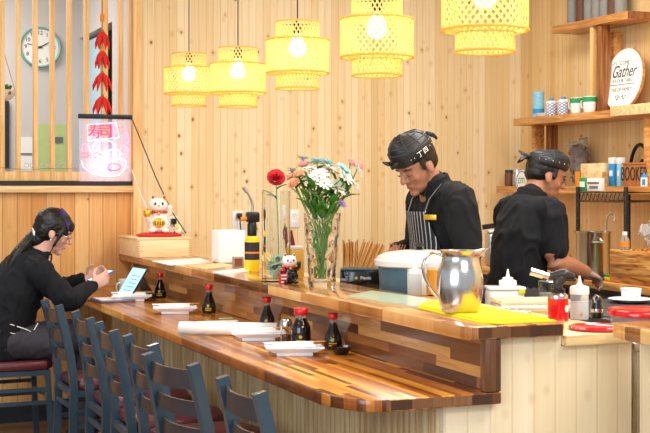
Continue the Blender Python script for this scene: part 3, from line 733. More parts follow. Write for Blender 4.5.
# papers on the raised counter
def paper(pts, name, label, m='white_paper', z=ZU, th=.003, cat='paper', k=0):
    q = [G(u, v, z) for u, v in pts]; c = sum(q, V()) / len(q)
    return single(MB().prism([(a.x - c.x, a.y - c.y) for a in q], 0, th), name, m, label, cat, (c.x, c.y, z + k), smooth=False)
paper([(152, 261.5), (200, 258.5), (212, 262.5), (170, 265.5)], 'paper_menu', 'white paper menu on the raised counter just in front of the box')
paper([(186, 266), (222, 263.5), (236, 266.5), (206, 269.5)], 'kraft_menu', 'cream coloured menu sheet between the white menus on the raised counter', 'light_wood')
paper([(212, 272.5), (246, 268.5), (258, 270.5), (224, 274.2)], 'paper_menu', 'long white menu lying near the foot of the yellow bottle')
paper([(346, 296.5), (372, 291.5), (440, 301), (416, 307.5)], 'glass_chopping_mat', 'pale green glossy mat lying left of the steel pitcher', 'green_mat', th=.004, cat='mat')
# ================================================================ THINGS ON THE RAISED COUNTER
p = G(237.5, 268, ZU); p = V((2.06, 6.62, ZU))
t = thing('paper_towel_pack', 'white pack of paper towels standing behind the yellow bottle', 'paper towels', p)
MB().box((-.01, -.05, 0), (.14, .09, .175), bev=.012, seg=3).build('towels', 'white_paper', t)
MB().box((-.012, -.052, .02), (.142, .092, .026), bev=.001).build('wrapper_band', 'white_plastic', t)
p = G(238, 268.5, ZU)
t = thing('small_photo_stand', 'tiny square stand with a dark picture in front of the towels', 'ornament', p)
MB().box((-.028, -.008, 0), (.028, .008, .06), bev=.002).build('frame', 'steel_rough', t); MB().box((-.02, -.0095, .01), (.02, -.008, .05)).build('picture', 'cat_tan', t)
# yellow torch
p = G(252, 271, ZU)
t = thing('yellow_blow_torch', 'yellow gas cylinder with long curved blow torch head', 'torch', p)
MB().solid([(.034, 0), (.036, .006), (.036, .15), (.03, .165), (.02, .17)], seg=28).build('gas_cylinder', 'yellow_plastic', t)
lb_ = MB().lathe([(.0364, .055), (.0364, .14)], seg=28).build('label', 'ink', t); lb_['label'] = 'black label with orange stripe'
MB().lathe([(.0367, .085), (.0367, .094)], seg=28).build('label_stripe', 'orange_paint', lb_)
MB().solid([(.021, .165), (.023, .18), (.023, .225), (.018, .235)], seg=20).build('collar', 'black_plastic', t)
MB().box((-.028, -.022, .235), (.034, .022, .285), bev=.008, seg=3).build('valve_body', 'black_plastic', t)
MB().cyl((-.028, 0, .255), (-.055, 0, .25), .011).build('knob', 'orange_paint', t)
MB().tube([(0, 0, .28), (.004, 0, .31), (-.002, 0, .34), (-.02, 0, .375), (-.03, 0, .39)], .006, 10).cyl((-.026, 0, .38), (-.044, 0, .405), .009).build('burner_tube', 'steel_rough', t)
# tall clear cylinder jar with banknotes
p = G(276, 281.5, ZU)
t = thing('tip_jar', 'tall clear glass cylinder with banknotes at the bottom', 'jar', p)
MB().lathe([(0, .012), (.056, .012), (.058, .02), (.058, .39), (.062, .39), (.062, .0), (0, 0)], seg=40).build('glass_cylinder', 'thin_glass', t)
for k in range(7):
    a = random.uniform(-60, 60); c = (random.uniform(-.02, .02), random.uniform(-.02, .02), +.034 + .010 * k)
    mt = Matrix.Translation(c) @ RZ(a) @ RX(random.uniform(-25, 25)) @ RY(random.uniform(-20, 20))
    if k == 0: mt = Matrix.Translation((.0, -.042, .032)) @ RZ(18)
    mb = MB()
    w, h = .034, .020
    vs = []
    pts = [V((-w + 2 * w * i / 6, .004 * math.sin(i * 1.3 + k), 0)) for i in range(7)]
    mb.band(pts, h * 2, .0006)
    mb.xf(mt); bl = mb.build('banknote', 'bill_green', t)
    MB().solid([(.012, 0), (.012, .0008)], seg=20, M_=mt @ Matrix.Translation((0, -.0065, 0)) @ Mf).build('printed_portrait', 'bill_dark', bl)
# small lucky cat in black robe
p = G(289.5, 283.5, ZU)
t = cat('beckoning_cat', 'small white beckoning cat in black robe between jar and vase', p, .62, math.radians(-10), 'black_gloss', False)
p2 = G(283, 284, ZU)
t = thing('red_talisman', 'tiny red and white striped talisman beside the small black robed cat', 'ornament', p2)
MB().box((-.017, -.01, 0), (.017, .01, .048), bev=.003).build('body', 'red_gloss', t)
mb = MB()
for k in range(3): mb.box((-.012, -.0115, .006 + .014 * k), (.012, -.01, .012 + .014 * k))
mb.build('white_mark', 'white_gloss', t)
MB().ball((0, 0, .056), .012).build('knob', 'red_plastic', t)
# amber jar and maroon case behind
p = G(300, 279, ZU) 
t = thing('spice_jar', 'square amber jar just left of the crystal vase', 'jar', (p.x, p.y + .05, ZU))
MB().box((-.03, -.025, 0), (.03, .025, .13), bev=.006).build('body', 'amber', t); MB().box((-.025, -.022, .13), (.025, .022, .145), bev=.004).build('lid', 'cream_plastic', t)
p = G(300, 277, ZU)
t = thing('maroon_peeler', 'dark red handled tool leaning up behind the spice jar', 'utensil', (p.x + .02, p.y + .16, ZU))
MB().loft([(.02, 0, .02), (0, 0, .12), (-.012, 0, .2)], [(.016, .01), (.02, .012), (.016, .01)], (1, 0, 0), 14).build('handle', 'maroon_case', t)
MB().tube([(-.012, 0, .2), (-.02, 0, .225), (-.034, 0, .19), (-.028, 0, .15)], .004, 8).build('wire_loop', 'black_plastic', t)
# crystal vase
p = G(322, 286.5, ZU); VB = p.copy()
t = thing('crystal_vase', 'cut crystal vase of water holding the flower bouquet', 'vase', p)
bm = bmesh.new(); seg = 48; rings = []
rows = [(0, .052), (.01, .056), (.03, .057), (.09, .060), (.16, .066), (.23, .072), (.285, .076), (.30, .077)]
for i in range(31):
    z = .30 * i / 30
    for (z0, r0), (z1, r1) in zip(rows, rows[1:]):
        if z <= z1 + 1e-6: r = r0 + (r1 - r0) * (z - z0) / (z1 - z0); break
    rg = []
    for k in range(seg):
        a = 2 * PI * k / seg
        f = abs(math.sin(a * 6 + z * 26)) * abs(math.sin(a * 6 - z * 26)) * .006 if .02 < z < .285 else 0
        if z > .28: r2 = r + .002 * math.cos(a * 12)
        else: r2 = r - f
        rg.append(bm.verts.new((r2 * math.cos(a), r2 * math.sin(a), z)))
    rings.append(rg)
inner = []
for i in range(10):
    z = .30 - (.30 - .02) * i / 9; r = .070 - .02 * i / 9 - .0
    inner.append([bm.verts.new((r * math.cos(2 * PI * k / seg), r * math.sin(2 * PI * k / seg), z)) for k in range(seg)])
allr = rings + inner
for A, B in zip(allr, allr[1:]):
    for k in range(seg): bm.faces.new([A[k], A[(k + 1) % seg], B[(k + 1) % seg], B[k]])
bm.faces.new(rings[0][::-1]); bm.faces.new(inner[-1])
mb = MB(); mb.bm.free(); mb.bm = bm; mb.build('glass_body', 'crystal', t, ang=25)
# flowers
def flower(kind, tipoff, base=None, face=None, s=1.0, label='', name=''):
    root = base if base is not None else V((random.uniform(-.02, .02), random.uniform(-.02, .02), .03))
    t = thing(name, label, 'flower', VB + root, group='flowers in the crystal vase')
    tip = V(tipoff) - root
    neck = V((tip.x * .32, tip.y * .32, .27 - root.z))
    pts = [V((0, 0, 0)), neck * .5, neck, (neck + tip) / 2 + V((tip.x * .05, tip.y * .05, .01)), tip]
    MB().tube(pts, .0022, 7).build('stem', 'stem_green', t)
    dr = V(face) if face is not None else V((tip.x, tip.y - .06, .12)); dr.normalize()
    q = dr.to_track_quat('Z', 'Y').to_matrix().to_4x4(); T = Matrix.Translation(tip) @ q
    if kind == 'daisy':
        col = name.split('_')[0]; m = {'white': 'petal_white', 'blue': 'petal_blue', 'lilac': 'petal_lilac'}[col]
        mb = MB()
        for lay, (n, L, el) in enumerate(((16, .034 * s, 12), (13, .027 * s, 35))):
            for k in range(n):
                a = 360 * k / n + lay * 9 + random.uniform(-5, 5)
                ma = T @ RZ(a) @ RY(-el + random.uniform(-9, 9))
                f = [(.003, 0, 0), (L * .4, .0035 * s, .002), (L * .85, .0042 * s, -.001), (L, 0, -.003), (L * .85, -.0042 * s, -.001), (L * .4, -.0035 * s, .002)]
                vs = [mb.bm.verts.new(ma @ V(x)) for x in f]; mb.bm.faces.new(vs)
        mb.build('petals', m, t, smooth=False).modifiers.new('s', 'SOLIDIFY').thickness = .0007
        MB().ball(T @ V((0, 0, .003)), .0065 * s, (1, 1, .7), M_=None, u=12, v=8).build('centre', 'pollen', t)
    else:
        m = {'pink': 'petal_pink', 'peach': 'petal_peach', 'red': 'rose_red'}[name.split('_')[0]]
        mb = MB()
        for lay in range(5):
            n = 5 + lay; R = (.006 + .0055 * lay) * s; hgt = (.030 - .003 * lay) * s
            for k in range(n):
                a = 360 * k / n + lay * 33; el = 4 + lay * 11
                ma = T @ RZ(a) @ Matrix.Translation((R * .45, 0, -.006 * s)) @ RY(el)
                w = (.009 + .003 * lay) * s
                gr = []
                for i in range(4):
                    row = []
                    for j in range(5):
                        y = (j - 2) / 2; ww = w * math.sin(PI * (.25 + .18 * i)); z = hgt * i / 3
                        row.append(mb.bm.verts.new(ma @ V((-.35 * ww * y * y + (.004 * s if i == 3 else 0) + random.uniform(-.0008, .0008), ww * y, z + (random.uniform(-.002, .002) if i == 3 else 0)))))
                    gr.append(row)
                for i in range(3):
                    for j in range(4): mb.bm.faces.new([gr[i][j], gr[i][j + 1], gr[i + 1][j + 1], gr[i + 1][j]])
        mb.build('petals', m, t).modifiers.new('s', 'SOLIDIFY').thickness = .0006
        MB().lathe([(0, -.014 * s), (.006 * s, -.011 * s), (.008 * s, 0)], M_=T, seg=12).build('sepals', 'stem_green', t)
    for k in range(3 if kind != 'bud' else 2):
        f = random.uniform(.45, .9); c = neck.lerp(tip, f); a = random.uniform(0, 360); L = random.uniform(.05, .085)
        ma = Matrix.Translation(c) @ RZ(a) @ RY(-random.uniform(20, 60)); mb = MB(); gr = []
        for i in range(6):
            x = L * i / 5; w = .013 * math.sin(PI * (.08 + .86 * i / 5)) ; zc = -.3 * x * x / L
            gr.append([mb.bm.verts.new(ma @ V((x, -w, zc + .003))), mb.bm.verts.new(ma @ V((x, 0, zc))), mb.bm.verts.new(ma @ V((x, w, zc + .003)))])
        for i in range(5):
            for j in (0, 1): mb.bm.faces.new([gr[i][j], gr[i][j + 1], gr[i + 1][j + 1], gr[i + 1][j]])
        mb.build('leaf', random.choice(['green_leaf', 'green_leaf', 'green_light']), t).modifiers.new('s', 'SOLIDIFY').thickness = .0008
    return t
def fo(u, v, dd=0):                      # offset of a flower head from the vase foot
    p = W(u, v, 5.34 + dd); return V((p.x - VB.x, p.y - VB.y, p.z - VB.z))
FL = [('daisy', 'white_daisy', 336, 188, -.05, 1.5, 'large white daisy hanging lowest over the right rim of the vase'),
      ('daisy', 'white_daisy', 319, 176, -.06, 1.35, 'white daisy facing out at the middle of the bouquet'),
      ('daisy', 'white_daisy', 329, 170, .02, 1.2, 'white daisy just right of the bouquet centre near the top'),
      ('daisy', 'white_daisy', 352, 184, .0, 1.2, 'white daisy at the right side of the bouquet'),
      ('daisy', 'white_daisy', 357, 170, .03, 1.1, 'white daisy at the far right edge below the pink buds'),
      ('daisy', 'blue_daisy', 317, 163, .03, 1.3, 'pale blue daisy at the top of the bouquet'),
      ('daisy', 'blue_daisy', 343, 171, -.02, 1.3, 'pale blue daisy on the right half of the bouquet'),
      ('daisy', 'blue_daisy', 327, 164, .06, 1.0, 'smaller pale blue daisy at the back of the bouquet top'),
      ('carn', 'pink_carnation', 351, 163, .02, .75, 'small pink carnation at upper right of the bouquet'),
      ('carn', 'pink_carnation', 359, 166, .04, .7, 'small pink carnation at the far upper right tip'),
      ('carn', 'pink_carnation', 304, 165, .03, .9, 'pink carnation at upper left of the bouquet'),
      ('carn', 'peach_carnation', 294, 184, -.03, 1.0, 'peach carnation lowest at the left of the bouquet'),
      ('carn', 'peach_carnation', 299, 175, -.01, .95, 'peach carnation above the lowest peach one at left'),
      ('carn', 'peach_carnation', 292, 177, .03, .85, 'peach carnation at the far left edge of the bouquet'),
      ('daisy', 'white_daisy', 309, 170, .0, 1.0, 'white daisy at upper left of the bouquet below the pink carnation'),
      ('daisy', 'white_daisy', 345, 178, -.05, 1.2, 'white daisy at lower right of the pale blue daisy'),
      ('daisy', 'white_daisy', 324, 184, -.08, 1.1, 'white daisy low at the front centre of the bouquet'),
      ('daisy', 'lilac_daisy', 342, 204, -.04, .7, 'tiny lilac flower drooping at the vase rim'),
      ('daisy', 'white_daisy', 311, 180, -.02, 1.1, 'white daisy between the peach carnations and bouquet centre')]
for kd, nm, u, v, dd, s_, lb in FL: flower(kd, fo(u, v, dd), s=s_, label=lb, name=nm)
# thistle sprigs at the left top
for u, v, lb in ((303, 158, 'spiky blue green thistle sprig at the top left of the bouquet'), (292, 170, 'spiky blue green thistle sprig at the left edge of the bouquet')):
    tip = fo(u, v, .02); t = thing('thistle_sprig', lb, 'flower', VB + V((0, 0, .04)), group='thistle sprigs in the bouquet'); tip = tip - V((0, 0, .04))
    MB().tube([(0, 0, 0), V((tip.x * .3, tip.y * .3, .24)), tip], .0018, 6).build('stem', 'stem_green', t)
    MB().ball(tip, .008, (1, 1, 1.4)).build('flower_head', 'petal_lilac', t); mb = MB()
    for k in range(14):
        a = 2 * PI * k / 14; e = random.uniform(-.2, .5); mb.tube([tip, tip + V((math.cos(a) * .03, math.sin(a) * .03, .03 * e))], [.0025, .0004], 5)
    mb.build('bracts', 'green_light', t)
# broad leaves filling the bouquet
LV = [(309, 200, -.05, 60), (314, 190, -.06, 75), (329, 193, -.06, 95), (336, 183, .0, 50), (304, 192, .0, 120), (322, 205, -.06, 80), (340, 195, .03, 40), (318, 182, .03, 100), (312, 208, -.03, 70), (331, 206, -.05, 100)]
for i, (u, v, dd, a) in enumerate(LV):
    c = fo(u, v, dd); base = V((c.x * .25, c.y * .25, .24)); t = thing('leaf_sprig', 'broad green leaf sprig among the bouquet stems', 'leaf', VB + V((0, 0, .05)), group='green leaf sprigs of the bouquet')
    c = c - V((0, 0, .05)); base = base - V((0, 0, .05))
    MB().tube([(0, 0, 0), base, c], .002, 6).build('stem', 'stem_green', t)
    for q in range(3):
        d0 = (c - base).normalized(); ma = Matrix.Translation(base.lerp(c, .4 + .3 * q)) @ (d0 + V((random.uniform(-.6, .6), random.uniform(-.8, .3), random.uniform(-.1, .4)))).to_track_quat('X', 'Z').to_matrix().to_4x4()
        L = .075; mb = MB(); gr = []
        for k in range(7):
            x = L * k / 6; w = .017 * math.sin(PI * (.06 + .9 * k / 6)); z = -.25 * x * x / L
            gr.append([mb.bm.verts.new(ma @ V((x, -w, z + .004))), mb.bm.verts.new(ma @ V((x, 0, z))), mb.bm.verts.new(ma @ V((x, w, z + .004)))])
        for k in range(6):
            for j in (0, 1): mb.bm.faces.new([gr[k][j], gr[k][j + 1], gr[k + 1][j + 1], gr[k + 1][j]])
        mb.build('leaf', 'green_leaf', t).modifiers.new('s', 'SOLIDIFY').thickness = .0008
# red rose standing in the tall jar
pr = W(276, 178, 5.75); pj = G(276, 281.5, ZU)
VBs = VB; VB = pj.copy()
t = flower('rose', pr - pj, base=V((.02, .02, .02)), face=(-.2, -.8, .5), s=1.45, label='single red rose standing in the tall clear cylinder', name='red_rose'); t['group'] = ''; del t['group']
VB = VBs
# ================================================================ PITCHER ON YELLOW CLOTH
q = [G(*x, ZU) for x in ((424, 309), (432, 304.5), (470, 308), (500, 309), (553, 322.2), (500, 325.5), (480, 324))]
c = V((1.98, 3.9, 0)); P4 = [(1.925, 3.93), (1.965, 4.0), (2.05, 4.07), (2.125, 3.93), (2.125, 3.39), (1.93, 3.385), (1.885, 3.44)]
t = thing('yellow_cloth', 'folded bright yellow cloth under the steel pitcher', 'cloth', (c.x, c.y, ZU))
MB().prism([(x - c.x, y - c.y) for x, y in P4], 0, .006, bev=.002).build('lower_layer', 'yellow_cloth', t)
MB().prism([(x * .92 + .08 * 2.02 - c.x, y * .94 + .06 * 3.95 - c.y) for x, y in P4], .006, .012, bev=.002).build('upper_layer', 'yellow_cloth', t)
p = G(460, 311.5, ZU + .0125)
t = thing('steel_pitcher', 'round bellied polished steel water pitcher with curved handle', 'pitcher', p, math.radians(-22))
prof = [(0, 0), (.055, 0), (.060, .004), (.067, .03), (.0735, .07), (.0745, .10), (.071, .13), (.0635, .155), (.057, .170), (.0585, .18), (.064, .193), (.065, .1945), (.062, .194), (.0565, .181), (.055, .170), (.069, .128), (.072, .1), (.066, .03), (.056, .006), (0, .004)]
mb = MB().lathe(prof, seg=64)
for v in mb.bm.verts:                       # pull the pouring lip out and up
    r = math.hypot(v.co.x, v.co.y)
    if v.co.z > .166 and r > .01:
        a = math.atan2(v.co.y, v.co.x); f = max(0, math.cos(a)) ** 14 * (v.co.z - .166) / .029
        v.co.x += .034 * f; v.co.z += .012 * f
        g = max(0, math.cos(a + PI)) ** 2 * (v.co.z - .166) / .029; v.co.z += .002 * g
mb.build('body', 'steel', t)
MB().loft([(-.058, 0, .178), (-.085, 0, .186), (-.108, 0, .172), (-.118, 0, .145), (-.112, 0, .11), (-.095, 0, .075), (-.078, 0, .052), (-.066, 0, .042)], [(.009, .005)] * 8, (0, 1, 0), 12, sub=4).build('handle', 'chrome', t)
# ================================================================ LOWER COUNTER
def soy(u, v, s, label, small=True):
    p = G(u, v, ZL); k_ = min(1, 1.838 / p.x); p = V((p.x * k_, p.y * k_, ZL)); t = thing('soy_sauce_bottle', label, 'bottle', p, group='soy sauce bottles along the lower counter')
    S = s / .135
    prof = [(.030, 0), (.033, .004), (.0335, .03), (.030, .05), (.021, .072), (.0145, .09), (.0125, .1)]
    if not small: prof = [(.030, 0), (.034, .004), (.034, .05), (.0325, .07), (.026, .084), (.021, .092), (.020, .1)]
    MB().solid([(r * S, z * S) for r, z in prof], seg=32).build('glass_body', 'soy_glass', t)
    rn = .0125 if small else .020
    MB().lathe([(rn * S, .1 * S), (rn * S, .113 * S)], seg=24).build('neck', 'neck_glass', t)
    cp = [(rn + .003, .111), (rn + .0045, .114), (rn + .0045, .13), (rn + .001, .135)]
    MB().solid([(r * S, z * S) for r, z in cp], seg=28).build('cap', 'red_plastic', t)
    for sx in (-1, 1): MB().tube([(sx * rn * .7 * S, 0, .128 * S), (sx * (rn + .008) * S, 0, .133 * S)], [.004 * S, .003 * S], 8).build('spout', 'red_plastic', t)
    if s > .12:
        def face_at(z0, z1, a0, a1, dr):
            bm = bmesh.new(); cols = []
            for k in range(9):
                a = math.radians(a0 + (a1 - a0) * k / 8); row = []
                for z in (z0, z1):
                    r = max((r0 + (r1 - r0) * (z - q0) / (q1 - q0)) for (r0, q0), (r1, q1) in zip(prof, prof[1:]) if q0 <= z <= q1) + dr
                    row.append(bm.verts.new((r * S * math.cos(a), r * S * math.sin(a), z * S)))
                cols.append(row)
            for A, B in zip(cols, cols[1:]): bm.faces.new([A[0], B[0], B[1], A[1]])
            m = MB(); m.bm.free(); m.bm = bm; return m
        l = face_at(.012, .045, -155, -75, .0006).build('paper_label', 'soy_label_dark', t)
        face_at(.014, .019, -140, -88, .0012).build('printed_line', 'soy_label', l); face_at(.0225, .027, -140, -88, .0012).build('printed_line', 'soy_label', l)
        a = math.radians(-114); r = (prof[2][0] + .0015) * S
        n = V((math.cos(a), math.sin(a), 0)); MB().solid([(.0065 * S, 0), (.0065 * S, .0006)], seg=6, M_=Matrix.Translation(n * (r - .001)) @ V((n.x, n.y, .12)).to_track_quat('Z', 'Y').to_matrix().to_4x4(), c=(0, 0, .038 * S)).build('printed_emblem', 'soy_label', l)
    return t
soy(160, 298, .135, 'red capped soy sauce bottle nearest the propped tablet')
soy(209, 313, .135, 'second soy sauce bottle from the tablet, standing alone mid counter')
soy(267, 326, .135, 'soy sauce bottle half hidden behind the rolled white paper')
soy(301, 347, .148, 'largest soy sauce bottle with wide red cap beside the glass shaker', False)
soy(333, 349, .135, 'soy sauce bottle beside the little dark dish, nearest the camera')
p = G(286, 344, ZL)
t = thing('glass_shaker', 'clear glass shaker with steel top beside the largest soy bottle', 'shaker', p)
MB().lathe([(0, .004), (.018, .004), (.019, .07), (.022, .072), (.0235, 0), (0, 0)], seg=12).build('glass_body', 'thin_glass', t)
MB().solid([(.0172, .006), (.0178, .035)], seg=16).build('pepper', 'spice', t)
MB().solid([(.0235, .07), (.0235, .088), (.018, .096)], seg=24).build('cap', 'steel', t)
p = G(341, 354.5, ZL)
t = thing('sauce_dish', 'small dark round sauce dish next to the nearest soy bottle', 'dish', p)
MB().lathe([(0, .003), (.018, .005), (.030, .022), (.0365, .030), (.038, .029), (.036, .02), (.024, .003), (.02, 0), (0, 0)], seg=32).build('dish', 'black_gloss', t)
MB().solid([(.029, .0225), (.0295, .0235)], seg=28).build('rim_glaze', 'spice', t)
def plate(u, v, label, rz=0, L=.21, Wd=.11, top=1):
    p = G(u, v, ZL); t = thing('rectangular_plate', label, 'plate', p, rz, group='white rectangular sushi plates on the lower counter')
    MB().box((-L * .31, -Wd * .36, 0), (L * .31, Wd * .36, .016), bev=.003).build('foot', 'porcelain', t)
    w, l = Wd / 2, L / 2
    bm = bmesh.new()
    def rr(l, w, z): return [bm.verts.new(x) for x in ((-l, -w, z), (l, -w, z), (l, w, z), (-l, w, z))]
    R0 = rr(l * .72, w * .78, .014); R1 = rr(l, w, .029); R2 = rr(l * .99, w * .98, .032); R3 = rr(l * .88, w * .88, .024)
    bm.faces.new(R0[::-1])
    for A, B in ((R0, R1), (R1, R2), (R2, R3)):
        for k in range(4): bm.faces.new([A[k], A[(k + 1) % 4], B[(k + 1) % 4], B[k]])
    bm.faces.new(R3); m = MB(); m.bm.free(); m.bm = bm
    m.build('dish', 'porcelain', t, smooth=False)
    return t, p
def chops(p, rz, label, L=.21, z=.032):
    t = thing('wrapped_chopsticks', label, 'chopsticks', (p.x, p.y, p.z + z), rz, group='paper wrapped chopsticks laid over the plates')
    MB().box((-L / 2, -.014, 0), (L / 2 - .03, .014, .004), bev=.001).build('paper_sleeve', 'white_paper', t)
    for y in (-.005, .005): MB().cyl((L / 2 - .04, y, .003), (L / 2 + .015, y, .003), .0028, .002, 8).build('chopstick', 'bamboo_stick', t)
def napkin(p, rz, label, z=.032):
    t = thing('paper_napkin', label, 'napkin', (p.x, p.y, p.z + z), rz, group='folded napkins on the sushi plates')
    MB().box((-.075, -.04, 0), (.075, .04, .005), bev=.002).build('bottom_fold', 'white_paper', t); MB().box((-.073, -.038, .005), (.07, .036, .009), bev=.002).build('top_fold', 'white_paper', t)
ar = -AN + .12
for i, (u, v, lbl) in enumerate([(132, 301, 'white rectangular plate nearest the tablet and purple laptop base'), (175, 313.5, 'white rectangular plate second from the tablet, in front of a soy bottle'), (258, 340, 'white rectangular plate in front of the rolled paper'), (294, 355, 'white rectangular plate nearest the camera by the dark dish')]):
    t, p = plate(u, v, lbl, ar)
    w_ = ['nearest the tablet', 'second from the tablet', 'in front of the paper roll', 'nearest the camera'][i]
    napkin(p, ar + .02, 'folded white napkin on the plate ' + w_)
    chops(p + V((0, .012, 0)), ar + .1, 'paper wrapped chopsticks on the plate ' + w_, z=.042)
p = G(212, 323, ZL)
t = thing('napkin_pack', 'flat white folded paper lying on the counter between two soy bottles', 'napkin', p, ar + .25)
MB().box((-.11, -.045, 0), (.11, .045, .005), bev=.002).build('folded_paper', 'white_paper', t); MB().box((-.08, -.012, .005), (.12, .008, .009), bev=.002).build('paper_sleeve', 'white_paper', t)
for (u, v, lb) in ((190, 306.5, 'little pale green wrapped wafer behind the second plate'), (226, 319, 'little pale green wrapped wafer beside the flat folded paper')):
    p = G(u, v, ZL); t = thing('wasabi_packet', lb, 'packet', p, ar + .3)
    MB().box((-.032, -.014, 0), (.032, .014, .005), bev=.002).build('packet', 'green_poster', t); MB().box((-.034, -.015, .002), (-.026, .015, .003)).build('sealed_edge', 'green_light', t)
# rolled paper
a = G(182, 339, ZL); b = G(286, 337, ZL)
A_, B_ = V((a.x + .02, a.y, ZL + .024)), V((1.80, 4.90, ZL + .024))
A_ = V((1.43, 5.12, ZL + .029)); B_ = V((1.78, 4.92, ZL + .029))
t = thing('paper_roll', 'long roll of white paper lying across the lower counter', 'roll', (A_ + B_) / 2)
A_, B_ = A_ - t.location, B_ - t.location
mb = MB(); dr = (B_ - A_).normalized(); s1, s2 = frame_of(dr); prof = []
for k in range(60):
    an = k / 59 * 2 * PI * 2.6; r = .018 + .0040 * an / (2 * PI); prof.append((math.cos(an) * r, math.sin(an) * r))
ra = [[mb.bm.verts.new(E + s1 * x + s2 * y) for x, y in prof] for E in (A_, B_)]
for k in range(59): mb.bm.faces.new([ra[0][k], ra[0][k + 1], ra[1][k + 1], ra[1][k]])
o = mb.build('sheet', 'white_paper', t); o.modifiers.new('s', 'SOLIDIFY').thickness = .001
# laptop base, tablet, mug
p = G(103, 297, ZL)
t = thing('keyboard_case', 'thin purple grey tablet keyboard lying open under her hands', 'keyboard', (1.52, 6.76, ZL), math.radians(4))
MB().box((-.09, -.10, 0), (.10, .10, .012), bev=.004).build('base', 'purple_grey', t)
mb = MB()
for i in range(5):
    for j in range(9): mb.box((-.075 + i * .022, -.09 + j * .02, .012), (-.057 + i * .022, -.074 + j * .02, .0135))
mb.build('keys', 'white_plastic', t)
t = thing('tablet', 'tablet with glowing blue white page propped on a black stand', 'tablet', (1.635, 6.80, ZL), math.radians(7))
ta = Matrix.Translation((-.05, 0, .004)) @ RY(32)
MB().box((-.004, -.105, 0), (.004, .105, .195), bev=.003).xf(ta).build('body', 'black_plastic', t)
sc2 = MB().box((-.0048, -.097, .008), (-.0042, .097, .187)).xf(ta).build('screen', 'screen', t)
mb = MB()
for k in range(6): mb.box((-.0052, -.07, .03 + .022 * k), (-.0049, .03 + .01 * (k % 3), .033 + .022 * k))
mb.xf(ta).build('screen_text', 'ink_grey', sc2)
MB().band([V((.035, 0, .13)), V((.11, 0, .003))], .15, .006, up=(0, 1, 0)).build('kickstand', 'black_plastic', t)
p = G(116, 290, ZL)
t = thing('mug', 'plain pale grey mug standing behind the tablet and phone', 'mug', (1.66, 7.02, ZL), math.radians(200))
MB().lathe([(0, .006), (.036, .006), (.038, .092), (.041, .094), (.042, .09), (.039, 0), (0, 0)], seg=32).build('cup', 'mug_grey', t)
MB().tube([(.038, 0, .075), (.06, 0, .072), (.066, 0, .05), (.058, 0, .028), (.038, 0, .022)], .0055, 10).build('handle', 'mug_grey', t)
# ================================================================ SHELVES ON THE RIGHT WALL
Z1, Z2, Z3 = 2.40, 1.83, 1.392
def shelf(x0, y0, y1, z, label, th=.045):
    t = thing('wall_shelf', label, 'shelf', (XR, (y0 + y1) / 2, z), group='thick wooden shelves on the right wall')
    h = (y1 - y0) / 2; w = XR - x0
    MB().box((-w, -h, -th), (-.002, h, 0), bev=.003).build('board', 'shelf_wood', t)
    MB().box((-w - .0, -h - .004, -th + .001), (-.002, -h, -.001)).build('end_grain', 'dark_post', t)
    return t
shelf(4.40, 6.26, 7.07, Z1, 'highest wooden shelf near the ceiling holding the grey tubes')
shelf(4.30, 5.5, 7.38, Z2, 'middle wooden shelf holding the cups and the round sign')
shelf(4.31, 5.3, 7.62, Z3, 'lowest wooden shelf behind the younger cook holding boxes and jars')
def post(u, z0, z1, label, m='dark_post', X=4.45, w=.045, dx=.07):
    a, b = ray(u); y = X / a * b
    t = thing('shelf_post', label, 'post', (X, y, z0))
    MB().box((-dx / 2, -w / 2, 0), (dx / 2, w / 2, z1 - z0), bev=.002).build('upright', m, t)
    MB().box((dx / 2, -w / 2 + .004, 0), (XR - X - .002, w / 2 - .004, .05), bev=.002).build('bracket', m, t)
t = None
post(596, Z2, Z1 - .045, 'pale upright post between the top and middle shelves', 'slat_wood', w=.03)
post(603.5, Z2, Z1 - .045, 'dark upright post left of the round sign')
post(615.5, Z2, Z1 - .08, 'shorter mid brown upright partly behind the round sign', 'shelf_wood', 4.55, .05, .05)
post(538, Z3, Z2 - .045, 'upright post under the left end of the middle shelf', 'shelf_wood')
post(552, Z3, Z2 - .045, 'dark upright just right of the post above the younger cook', 'dark_post', 4.52, .05, .06)
post(650, Z3, Z2 - .045, 'upright post at the right edge beside the brown crate', 'shelf_wood', 4.36, .05, .05)
def onS(u, X, z):
    a, b = ray(u); return V((X, X / a * b, z))
mats_ = ['tube_grey', 'spice', 'tube_grey', 'tube_grey', 'tube_grey', 'spice', 'tube_grey']
nm_ = ['leftmost grey tube on the highest shelf', 'second tube from the left on the highest shelf, brown', 'third tube from the left on the highest shelf, grey', 'fourth tube from the left on the highest shelf', 'fifth tube from the left on the highest shelf, grey', 'sixth tube on the highest shelf, brown', 'rightmost grey tube on the highest shelf']
for k, u in enumerate((573, 582, 590, 598, 606, 614, 621)):
    p = onS(u, 4.52, Z1); t = thing('storage_tube', nm_[k], 'tube', p, group='tall tubes on the highest shelf')
    MB().solid([(.038, 0), (.038, .28)], seg=24).build('body', mats_[k], t); MB().solid([(.04, .28), (.04, .3)], seg=24).build('cap', 'steel_rough', t)
